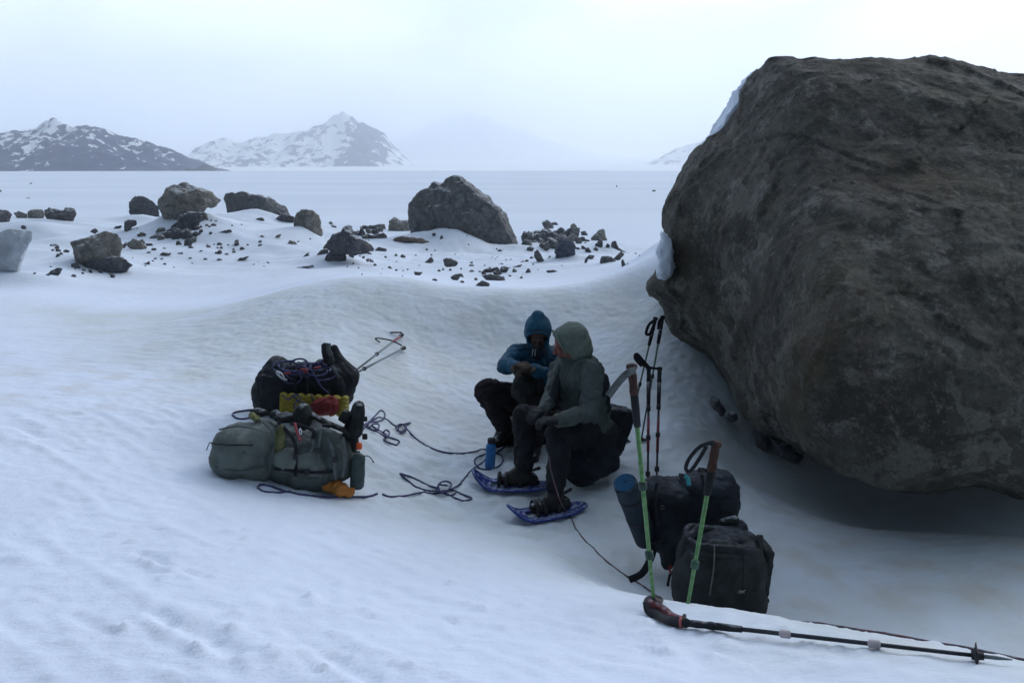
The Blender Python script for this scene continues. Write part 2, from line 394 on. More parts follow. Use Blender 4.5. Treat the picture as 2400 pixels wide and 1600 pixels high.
# ------------------------------------------------------------------ snow
def snow_material(name, tint=(.72, .785, .885), dirt_and_shade=True, ice=0.0, sss=.0):
    m = bpy.data.materials.new(name); m.use_nodes = True; nt = m.node_tree; N = nt.nodes; L = nt.links
    b = N['Principled BSDF']; b.inputs['Roughness'].default_value = .75; b.inputs['Specular IOR Level'].default_value = .25
    tc = N.new('ShaderNodeTexCoord')
    def noise(scale, det=5, st=(1, 1, 1), rgh=.55, rot=0):
        mp = N.new('ShaderNodeMapping'); mp.inputs['Scale'].default_value = st; mp.inputs['Rotation'].default_value = (0, 0, R(rot)); L.new(tc.outputs['Object'], mp.inputs['Vector'])
        n = N.new('ShaderNodeTexNoise'); n.inputs['Scale'].default_value = scale; n.inputs['Detail'].default_value = det; n.inputs['Roughness'].default_value = rgh
        L.new(mp.outputs[0], n.inputs['Vector']); return n.outputs['Fac']
    def mrange(s, a, c, lo=0, hi=1):
        n = N.new('ShaderNodeMapRange'); n.inputs['From Min'].default_value = a; n.inputs['From Max'].default_value = c; n.inputs['To Min'].default_value = lo; n.inputs['To Max'].default_value = hi
        L.new(s, n.inputs['Value']); return n.outputs[0]
    def mix(f, a, c):
        n = N.new('ShaderNodeMix'); n.data_type = 'RGBA'
        if isinstance(f, float): n.inputs[0].default_value = f
        else: L.new(f, n.inputs[0])
        for k, q in ((6, a), (7, c)):
            if isinstance(q, tuple): n.inputs[k].default_value = (*q, 1)
            else: L.new(q, n.inputs[k])
        return n.outputs[2]
    def mul(a, c):
        n = N.new('ShaderNodeMath'); n.operation = 'MULTIPLY'; L.new(a, n.inputs[0])
        if isinstance(c, float): n.inputs[1].default_value = c
        else: L.new(c, n.inputs[1])
        return n.outputs[0]
    col = mix(mrange(noise(1.3, 6), .35, .7), tint, tuple(t*.93 for t in tint))
    if dirt_and_shade:
        # wind-blown grit: a yellowish grey cast that also paints shade into the scoop and rim, rust stains by the boulder
        at = N.new('ShaderNodeAttribute'); at.attribute_name = 'grit_shade'
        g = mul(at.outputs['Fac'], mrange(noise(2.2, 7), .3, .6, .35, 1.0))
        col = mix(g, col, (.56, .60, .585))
        a2 = N.new('ShaderNodeAttribute'); a2.attribute_name = 'stain'
        col = mix(mul(mul(a2.outputs['Fac'], mrange(noise(3.5, 6), .48, .66)), .5), col, (.50, .43, .33))
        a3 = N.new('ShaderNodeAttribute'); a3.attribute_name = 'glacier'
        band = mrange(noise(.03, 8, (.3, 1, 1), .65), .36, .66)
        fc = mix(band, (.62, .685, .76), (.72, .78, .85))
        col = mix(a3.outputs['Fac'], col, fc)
    L.new(col, b.inputs['Base Color'])
    h1 = noise(7, 8, (1, 1, 1), .6); h2 = noise(60, 4); h3 = noise(5, 7, (1, 4.5, 1), .6, 38)
    bp1 = N.new('ShaderNodeBump'); bp1.inputs['Distance'].default_value = .008; L.new(h1, bp1.inputs['Height'])
    bp2 = N.new('ShaderNodeBump'); bp2.inputs['Distance'].default_value = .0018; L.new(h2, bp2.inputs['Height']); L.new(bp1.outputs[0], bp2.inputs['Normal'])
    bp3 = N.new('ShaderNodeBump'); bp3.inputs['Distance'].default_value = .006; bp3.inputs['Strength'].default_value = .7; L.new(h3, bp3.inputs['Height']); L.new(bp2.outputs[0], bp3.inputs['Normal'])
    L.new(bp3.outputs[0], b.inputs['Normal'])
    return m
SNOW = snow_material('wind packed snow')
SNOW2 = snow_material('drifted snow', dirt_and_shade=False)

def axis(fine_lo, fine_hi, step, lo, hi, growth=1.045):
    a = list(np.arange(fine_lo, fine_hi, step)); s = step; x = a[-1]
    up = []
    while x < hi: s *= growth; x += s; up.append(min(x, hi))
    s = step; x = a[0]; dn = []
    while x > lo: s *= growth; x -= s; dn.append(max(x, lo))
    return np.array(sorted(set([round(q, 5) for q in dn + a + up])))
xs = axis(-2.5, 2.5, .019, -2600, 2600, 1.042)
ya = axis(1.5, 8.7, .022, -900, 9.0, 1.06); yb = axis(9.0, 22, .06, 9.0, 2600, 1.04)
ys = np.array(sorted(set(list(ya[ya < 8.7]) + [8.75, 8.8, 8.86, 8.93] + list(yb[yb >= 9.0]))))
X, Y = np.meshgrid(xs, ys)
Z = ground_h(X, Y)
nx, ny = len(xs), len(ys)
V = np.stack([X, Y, Z], -1).reshape(-1, 3)
idx = np.arange(nx*ny).reshape(ny, nx)
Q = np.stack([idx[:-1, :-1], idx[:-1, 1:], idx[1:, 1:], idx[1:, :-1]], -1).reshape(-1, 4)
me = bpy.data.meshes.new('snow_ground')
me.vertices.add(len(V)); me.vertices.foreach_set('co', V.ravel())
me.loops.add(Q.size); me.loops.foreach_set('vertex_index', Q.ravel().astype(np.int32))
me.polygons.add(len(Q)); me.polygons.foreach_set('loop_start', np.arange(0, Q.size, 4, dtype=np.int32)); me.polygons.foreach_set('use_smooth', np.ones(len(Q), bool))
me.update(calc_edges=True)
def attr(nm, vals):
    a = me.attributes.new(nm, 'FLOAT', 'POINT'); a.data.foreach_set('value', np.clip(vals, 0, 1).astype(np.float32).ravel())
x, y = V[:, 0], V[:, 1]; r = np.hypot(x, y)
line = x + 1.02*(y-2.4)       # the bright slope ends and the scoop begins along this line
grit_shade = sstep(.15, 1.5, line + .25*fbm(x*1.2, y*1.2, 0, 3))*(1 - sstep(8.2, 9.2, y))*.8 + .25*sstep(9, 12, y)*(1 - sstep(25, 40, r))  # thin grit, deepened in the scoop to paint in its shade
attr('grit_shade', grit_shade)
stain = np.exp(-(((x-2.3)/1.5)**2 + ((y-3.9)/.7)**2)) + .7*np.exp(-(((x+3.2)/1.2)**2 + ((y-5.6)/1.0)**2)) + .6*np.exp(-(((x-.5)/2)**2 + ((y-6.6)/.6)**2)) + .5*np.exp(-(((x-1.2)/.5)**2+((y-2.3)/.25)**2))
attr('stain', stain)
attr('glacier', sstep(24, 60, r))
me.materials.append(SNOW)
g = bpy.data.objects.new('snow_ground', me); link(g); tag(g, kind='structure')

# distant snowfield that climbs behind the flat glacier
def sheet(name, xs, ys, hf, m, kind='structure'):
    X, Y = np.meshgrid(xs, ys); Z = hf(X, Y); V = np.stack([X, Y, Z], -1).reshape(-1, 3)
    idx = np.arange(X.size).reshape(X.shape); Q = np.stack([idx[:-1, :-1], idx[:-1, 1:], idx[1:, 1:], idx[1:, :-1]], -1).reshape(-1, 4)
    me = bpy.data.meshes.new(name); me.from_pydata(V.tolist(), [], Q.tolist()); me.polygons.foreach_set('use_smooth', [True]*len(Q)); me.materials.append(m)
    o = bpy.data.objects.new(name, me); link(o); tag(o, kind=kind); return o
SNOWFAR = mat('far snow', (.88, .9, .93), .8, 0, var=.03, vscale=.004)
sheet('far_snowfield', np.linspace(-5800, 5800, 120), np.linspace(1150, 11200, 120),
      lambda X, Y: -14 + (Y-1150)*.0095 + np.maximum(0, Y-5000)*.006 + 7*fbm(X*.0015, Y*.0015, 0, 4), SNOWFAR)

# ------------------------------------------------------------------ mountains
def mountain_material(name, rock, snow, thr, width, scale, stretch=(1, 1, .55)):
    m = bpy.data.materials.new(name); m.use_nodes = True; nt = m.node_tree; N = nt.nodes; L = nt.links; b = N['Principled BSDF']; b.inputs['Roughness'].default_value = .9
    tc = N.new('ShaderNodeTexCoord'); mp = N.new('ShaderNodeMapping'); mp.inputs['Scale'].default_value = stretch; L.new(tc.outputs['Object'], mp.inputs[0])
    n1 = N.new('ShaderNodeTexNoise'); n1.inputs['Scale'].default_value = scale; n1.inputs['Detail'].default_value = 7; n1.inputs['Roughness'].default_value = .62; L.new(mp.outputs[0], n1.inputs['Vector'])
    at = N.new('ShaderNodeAttribute'); at.attribute_name = 'rise'
    ad = N.new('ShaderNodeMath'); ad.operation = 'ADD'; L.new(n1.outputs['Fac'], ad.inputs[0]); L.new(at.outputs['Fac'], ad.inputs[1])
    r = N.new('ShaderNodeMapRange'); r.inputs['From Min'].default_value = thr-width; r.inputs['From Max'].default_value = thr+width; L.new(ad.outputs[0], r.inputs['Value'])
    mx = N.new('ShaderNodeMix'); mx.data_type = 'RGBA'; L.new(r.outputs[0], mx.inputs[0]); mx.inputs[6].default_value = (*rock, 1); mx.inputs[7].default_value = (*snow, 1)
    L.new(mx.outputs[2], b.inputs['Base Color']); return m
def mountain(name, sky, D, depth, m, rise, rough=.10, seed=0, nx=260, ny=90):
    """sky: skyline in photo positions; a ridge running across at distance D with buttresses falling to either side"""
    us = [s[0] for s in sky]; hs = [P(s[0], s[1], D).z for s in sky]; px = [P(s[0], s[1], D).x for s in sky]
    X1 = np.linspace(px[0], px[-1], nx); H1 = np.interp(X1, px, hs); hmax = max(hs)
    s = np.linspace(-1, 1, ny); base = -16; kk = 4000/D
    H1 = H1 + (H1-base)*.03*ridged(X1*.012*kk+seed, X1*0, seed, 3); X, S = np.meshgrid(X1, s); H = (np.interp(X, X1, H1) - base)
    rg = ridged(X*.004*kk+seed, S*depth*.0016*kk, seed, 4)
    prof = (1-np.abs(S))**1.15
    Z = base + H*prof*(1 + .30*(rg-1)*np.abs(S)*(1-np.abs(S))*4*.6) + hmax*rough*fbm(X*.012*kk, S*depth*.008*kk, seed, 4)*np.minimum(1, 4*(1-np.abs(S)))*.6
    Y = D + S*depth + 60/kk*fbm(X*.003*kk, S*0, seed, 2)
    V = np.stack([X, Y, Z], -1).reshape(-1, 3); idx = np.arange(X.size).reshape(X.shape); Q = np.stack([idx[:-1, :-1], idx[:-1, 1:], idx[1:, 1:], idx[1:, :-1]], -1).reshape(-1, 4)
    me = bpy.data.meshes.new(name); me.from_pydata(V.tolist(), [], Q.tolist()); me.polygons.foreach_set('use_smooth', [True]*len(Q)); me.materials.append(m)
    a = me.attributes.new('rise', 'FLOAT', 'POINT'); a.data.foreach_set('value', (rise(X, Z, H) - .07*(rg-rg.mean())).astype(np.float32).ravel())
    o = bpy.data.objects.new(name, me); link(o); tag(o, kind='structure'); return o
M_L = mountain_material('dark mountain rock', (.015, .03, .10), (.85, .88, .92), .60, .02, .058)
mountain('mountain', [(-700,392),(-420,330),(-250,345),(-60,330),(0,318),(50,306),(85,296),(120,284),(145,292),(172,302),(205,296),(225,297),(250,306),(280,315),(330,333),(400,352),(440,368),(478,386)], 1500, 230, M_L,
         lambda X, Z, H: np.clip((Z+8)/85, 0, 1)*.09 - .035 + .10*np.exp(-((X+860)/52)**2)*np.clip(Z/55, 0, 1), seed=1.3)
M_C = mountain_material('snowy mountain rock', (.015, .035, .12), (.9, .92, .95), .49, .025, .022)
mountain('mountain', [(455,384),(475,345),(495,330),(535,326),(560,335),(590,322),(630,318),(665,314),(700,314),(740,300),(765,285),(786,272),(804,268),(824,276),(845,285),(870,299),(900,315),(925,345),(950,372),(965,386)], 3600, 500, M_C,
         lambda X, Z, H: .03*np.sin(X*.024) - .17*np.exp(-((X+624)/100)**2) + .03, seed=4.4, rough=.09)
M_F = mountain_material('cloud veiled mountain', (.10, .13, .20), (.92, .94, .97), .33, .03, .0045)
mountain('mountain', [(840,388),(890,350),(940,330),(985,305),(1030,284),(1070,270),(1105,264),(1140,272),(1170,292),(1220,305),(1280,330),(1350,350),(1440,372),(1500,388)], 9500, 1000, M_F,
         lambda X, Z, H: .13 - .26*np.exp(-((X+560)/180)**2-((Z-510)/110)**2) - .05*np.exp(-((X+1180)/200)**2), seed=7.7, rough=.06)
M_R = mountain_material('pale mountain rock', (.07, .09, .13), (.9, .92, .95), .45, .03, .016)
mountain('mountain', [(1520,386),(1560,362),(1600,345),(1640,332),(1690,318),(1750,290),(1850,280),(1950,310),(2100,385)], 4200, 450, M_R,
         lambda X, Z, H: X*0, seed=9.2)

# ------------------------------------------------------------------ rock
def rock_material(name, base, dark, light, tint, scale=1.0, bump=.03, dust=.0, stain=False):
    m = bpy.data.materials.new(name); m.use_nodes = True; nt = m.node_tree; N = nt.nodes; L = nt.links; b = N['Principled BSDF']
    b.inputs['Roughness'].default_value = .85; b.inputs['Specular IOR Level'].default_value = .3
    tc = N.new('ShaderNodeTexCoord')
    def noise(s, d=8, r=.62, dist=0, st=None):
        n = N.new('ShaderNodeTexNoise'); n.inputs['Scale'].default_value = s*scale; n.inputs['Detail'].default_value = d; n.inputs['Roughness'].default_value = r; n.inputs['Distortion'].default_value = dist
        if st:
            mp = N.new('ShaderNodeMapping'); mp.inputs['Scale'].default_value = st; L.new(tc.outputs['Object'], mp.inputs[0]); L.new(mp.outputs[0], n.inputs['Vector'])
        else: L.new(tc.outputs['Object'], n.inputs['Vector'])
        return n.outputs['Fac']
    def mr(s, a, c, hi=1.0):
        n = N.new('ShaderNodeMapRange'); n.inputs['From Min'].default_value = a; n.inputs['From Max'].default_value = c; n.inputs['To Max'].default_value = hi; L.new(s, n.inputs['Value']); return n.outputs[0]
    def mix(f, a, c):
        n = N.new('ShaderNodeMix'); n.data_type = 'RGBA'; L.new(f, n.inputs[0])
        for k, q in ((6, a), (7, c)):
            if isinstance(q, tuple): n.inputs[k].default_value = (*q, 1)
            else: L.new(q, n.inputs[k])
        return n.outputs[2]
    vc = N.new('ShaderNodeTexVoronoi'); vc.inputs['Scale'].default_value = 5*scale; nv = N.new('ShaderNodeTexNoise'); nv.inputs['Scale'].default_value = 4*scale; nv.inputs['Detail'].default_value = 5
    L.new(tc.outputs['Object'], nv.inputs['Vector']); av = N.new('ShaderNodeVectorMath'); av.operation = 'MULTIPLY_ADD'; L.new(nv.outputs['Color'], av.inputs[0]); av.inputs[1].default_value = (.5, .5, .5); L.new(tc.outputs['Object'], av.inputs[2]); L.new(av.outputs[0], vc.inputs['Vector'])
    sc_ = N.new('ShaderNodeSeparateColor'); L.new(vc.outputs['Color'], sc_.inputs[0])
    col = mix(mr(noise(.9, 8, .7, .6), .42, .60), base, tint)
    col = mix(mr(sc_.outputs[0], .55, .75, .40), col, light)
    col = mix(mr(sc_.outputs[1], .55, .70, .45), col, dark)
    col = mix(mr(noise(2.2, 10, .78, .2), .50, .56, .80), col, dark)
    col = mix(mr(noise(2.9, 11, .80, .2), .555, .62, .85), col, light)
    if stain: col = mix(mr(noise(.8, 7, .7, .4), .54, .64, .4), col, (.115, .085, .040)); col = mix(mr(noise(1.5, 8, .75, .4), .56, .64, .35), col, (.12, .085, .08))
    col = mix(mr(noise(30, 6, .75), .55, .66, .6), col, light)
    col = mix(mr(noise(19, 7, .75), .53, .62, .7), col, dark)
    if dust:
        ge = N.new('ShaderNodeNewGeometry'); sx = N.new('ShaderNodeSeparateXYZ'); L.new(ge.outputs['Normal'], sx.inputs[0])
        ad = N.new('ShaderNodeMath'); ad.operation = 'MULTIPLY_ADD'; L.new(noise(5, 8, .7), ad.inputs[0]); ad.inputs[1].default_value = 1.1; L.new(sx.outputs['Z'], ad.inputs[2])
        col = mix(mr(ad.outputs[0], 1.25-.0, 1.42, dust), col, (.80, .84, .89))
    L.new(col, b.inputs['Base Color'])
    b1 = N.new('ShaderNodeBump'); b1.inputs['Distance'].default_value = bump; L.new(noise(7, 11, .74, .0), b1.inputs['Height'])
    vo = N.new('ShaderNodeTexVoronoi'); vo.feature = 'DISTANCE_TO_EDGE'; vo.inputs['Scale'].default_value = 3.2*scale
    nz = N.new('ShaderNodeTexNoise'); nz.inputs['Scale'].default_value = 2*scale; nz.inputs['Detail'].default_value = 6; L.new(tc.outputs['Object'], nz.inputs['Vector'])
    va = N.new('ShaderNodeVectorMath'); va.operation = 'ADD'; L.new(tc.outputs['Object'], va.inputs[0]); L.new(nz.outputs['Color'], va.inputs[1]); L.new(va.outputs[0], vo.inputs['Vector'])
    b2 = N.new('ShaderNodeBump'); b2.inputs['Distance'].default_value = bump*.0; L.new(mr(vo.outputs['Distance'], 0, .05), b2.inputs['Height']); L.new(b1.outputs[0], b2.inputs['Normal'])
    b3 = N.new('ShaderNodeBump'); b3.inputs['Distance'].default_value = bump*.3; L.new(noise(32, 8, .8), b3.inputs['Height']); L.new(b2.outputs[0], b3.inputs['Normal'])
    L.new(b3.outputs[0], b.inputs['Normal']); return m
ROCK_BIG = rock_material('boulder granite', (.128, .124, .104), (.052, .050, .043), (.27, .262, .235), (.118, .108, .084), 1.0, .05, stain=True)

def resample(poly, n):
    P_ = np.array(poly + [poly[0]], float); d = np.r_[0, np.cumsum(np.hypot(*np.diff(P_, axis=0).T))]
    t = np.linspace(0, d[-1], n, endpoint=False); return np.stack([np.interp(t, d, P_[:, 0]), np.interp(t, d, P_[:, 1])], 1)
def outline_rock(name, poly, Y, front, back, m, seed=0., amp=.03, n=96, k=40, cen=None, facet=.5, lean=0.0, voxel=None, fs=1.0, parent=None, yfun=None, pinch=1.0, planes=0, pc=(.74, .92), grain=None, chip=0):
    """a solid rock whose outline from the trail is poly; front/back: how far it swells to either side of Y"""
    pl = resample(poly, n); c = np.array(cen) if cen else pl.mean(0)
    V = []; rows = []
    ph = np.linspace(0, math.pi, k+2)[1:-1]
    for a in ph:
        s = math.sin(a)**(.75) ; cz = math.cos(a)
        for q in pl:
            uv = c + (q-c)*(s if cz > 0 else s*(1 - .0*abs(cz)))
            dep = -front*abs(cz)**pinch if cz > 0 else back*abs(cz)
            yy = Y + dep + lean*(c[1]-uv[1])
            if yfun is not None and cz > -2: yy += yfun(uv[0], uv[1])
            V.append(P(uv[0], uv[1], yy))
    Fc = []
    for i in range(k-1):
        for j in range(n): Fc.append((i*n+j, i*n+(j+1) % n, (i+1)*n+(j+1) % n, (i+1)*n+j))
    Fc.append(tuple(range(n))[::-1]); Fc.append(tuple((k-1)*n+j for j in range(n)))
    size = (np.array(V).max(0)-np.array(V).min(0)).max()
    m2, W, N_ = remeshed(V, Fc, voxel or size/70, 1)
    q = W*(fs/size)*3.0 + seed*7.1
    # worley-like facets: flat chips at several sizes
    fr = np.random.default_rng(int(seed*10)+1); D = 0
    for (cells, w) in ((26, .6), (90, .3)):
        pts = W[fr.integers(0, len(W), cells)]; nrm = fr.normal(size=(cells, 3))
        d = ((W[:, None, :]-pts[None])**2).sum(-1) if len(W) < 60000 else None
        if d is None:
            idx = np.concatenate([((W[i:i+20000, None, :]-pts[None])**2).sum(-1).argmin(1) for i in range(0, len(W), 20000)])
        else: idx = d.argmin(1)
        off = ((W-pts[idx])*nrm[idx]).sum(1)/size
        D = D + w*np.clip(off, -.09, .09)*3
    if planes:
        cc = W.mean(0)
        for k_ in range(planes):
            nn = fr.normal(size=3)*np.array([.55, 1, .5]); nn[1] = -abs(nn[1]) - .35; nn /= np.linalg.norm(nn)
            dd = (W-cc) @ nn; lim = dd.max()*fr.uniform(pc[0], pc[1])
            W = W - nn[None]*np.maximum(0, dd-lim)[:, None]*.92
    if chip:   # conchoidal chips: each cell of the skin is a small tilted flat
        qq = W + .12*np.stack([fbm(W[:, 0]*2, W[:, 1]*2, W[:, 2]*2+k, 3) for k in (0, 9, 18)], 1)
        for (cs, ca) in ((2.2, 1.0), (5.5, .45)):
            ci = np.floor(qq*cs).astype(int); best = np.full(len(W), 9e9); val = np.zeros(len(W))
            for ox in (-1, 0, 1):
                for oy in (-1, 0, 1):
                    for oz in (-1, 0, 1):
                        c3 = ci + [ox, oy, oz]; hsh = _perm[(_perm[(_perm[c3[:, 0] & 255] + c3[:, 1]) & 255] + c3[:, 2]) & 255]
                        pc_ = c3 + .5 + .42*_grad[hsh]; dv = qq*cs - pc_; dd = (dv**2).sum(1)
                        vv = (dv*_grad[(hsh*7+3) & 255]).sum(1)*.8 + (hsh/255.-.5)*.6
                        mm = dd < best; best[mm] = dd[mm]; val[mm] = vv[mm]
            W = W + N_*(val*chip*ca)[:, None]
    if grain:
        g_ = ridged(W[:, 0]*grain[0]+seed, W[:, 1]*grain[0], W[:, 2]*grain[0]*1.3, 4)
        W = W + N_*((g_-.8)*grain[1])[:, None]
    disp = amp*size*(.75*fbm(q[:, 0], q[:, 1], q[:, 2], 5, .55) + facet*D)
    W = W + N_*disp[:, None]
    off = np.array([(W[:, 0].min()+W[:, 0].max())/2, (W[:, 1].min()+W[:, 1].max())/2, W[:, 2].min()])
    if parent is not None: off = np.array(parent_world(parent))
    m2.vertices.foreach_set('co', (W-off).ravel()); m2.polygons.foreach_set('use_smooth', [True]*len(m2.polygons))
    m2.materials.clear(); m2.materials.append(m); m2.update(); m2.name = name
    o = bpy.data.objects.new(name, m2)
    if parent is None: o.location = off
    return link(o, parent)

# the sheltering boulder
big = [(1805,140),(1900,139),(1990,146),(2080,140),(2170,139),(2270,143),(2290,152),(2330,160),(2400,168),(2520,190),(2640,260),(2720,420),(2760,700),(2730,950),(2640,1120),(2520,1175),(2400,1150),(2330,1140),(2280,1135),(2230,1150),(2160,1155),(2100,1145),(2040,1130),(1960,1100),(1900,1065),(1850,1035),(1800,1010),(1765,980),(1730,930),(1705,890),(1680,860),(1650,828),(1610,810),(1570,780),(1548,745),(1545,720),(1515,690),(1512,668),(1535,640),(1545,600),(1560,560),(1556,505),(1562,470),(1590,420),(1625,360),(1655,330),(1700,300),(1730,260),(1740,210),(1770,170)]
_cx = [1716, 1720, 1742, 1708, 1708, 1723, 1760]; _cy = [566, 672, 694, 800, 860, 912, 990]
def yb(u, v):   # lower part swells toward the trail, the top leans away, the left flank runs back
    return .55*(1-float(sstep(150, 700, v))) + .9*(1-float(sstep(1520, 1950, u))) - 1.45*min(1, max(0, (v-330)/760))*float(sstep(1640, 2000, u)) + .16*float(sstep(5, -5, u-np.interp(v, _cy, _cx)))*float(sstep(540, 640, v))
t = outline_rock('boulder', big, 5.75, .85, 2.9, ROCK_BIG, seed=2.3, amp=.011, n=220, k=90, cen=(2080, 660), facet=.8, voxel=.023, fs=2.2, yfun=yb, planes=4, pc=(.90, .97), grain=(3.8, .009), chip=.024)
bo = tag(t, 'huge dark grey overhanging boulder sheltering the two people and the packs', 'boulder')
# ------------------------------------------------------------------ moraine rocks
ROCK_GREY = rock_material('grey moraine rock', (.155, .157, .162), (.08, .082, .088), (.25, .25, .245), (.165, .155, .14), 2.0, .03, dust=.35)
ROCK_TAN = rock_material('tan moraine rock', (.27, .26, .23), (.14, .135, .125), (.38, .37, .33), (.28, .245, .20), 2.5, .03, dust=.45)
ROCK_DARK = rock_material('dark slate rock', (.12, .125, .14), (.07, .073, .085), (.21, .215, .22), (.14, .13, .12), 2.5, .025, dust=.55)
def K4(pts): return [(x/2.94, 380+y/2.94) for x, y in pts]
def K5(pts): return [(700+x/2.673, 380+y/2.673) for x, y in pts]
ROCK_ICE = mat('rime crusted rock', (.50, .53, .56), .8, .01, 30, var=.12, vscale=3, col2=(.36, .38, .40))
def moraine(poly, m, label, seed, th=.55, amp=.05, group='big rocks along the moraine', name='rock', sink=.1, dY=0.0, vb=None, cat='rock', **kw):
    us = [q[0] for q in poly]; vs = [q[1] for q in poly]; uc = sum(us)/len(us)
    Y0 = hit(uc, vb or (max(vs)-.15*(max(vs)-min(vs))), 8.6, 60).y + dY
    mpp = Y0/F_PX; wm = (max(us)-min(us))*mpp; hm = (max(vs)-min(vs))*mpp
    th = min(wm, 1.6*hm)*th
    c = (uc, sum(vs)/len(vs))
    pl = [(u, v + (sink*(max(vs)-min(vs)) if v > c[1] + .3*(max(vs)-c[1]) else 0)) for u, v in poly]
    o = outline_rock(name, pl, Y0 + th*.55, th*.55, th*.8, m, seed=seed, amp=amp, n=64, k=24, facet=.9, voxel=max(wm, hm)/(80 if wm > 1 else 44), planes=(9 if seed > 32 and seed < 33 else 16), grain=(2.6/max(wm, hm)*1.6, .012*max(wm, hm)), fs=2.0)
    return tag(o, label, cat, group)
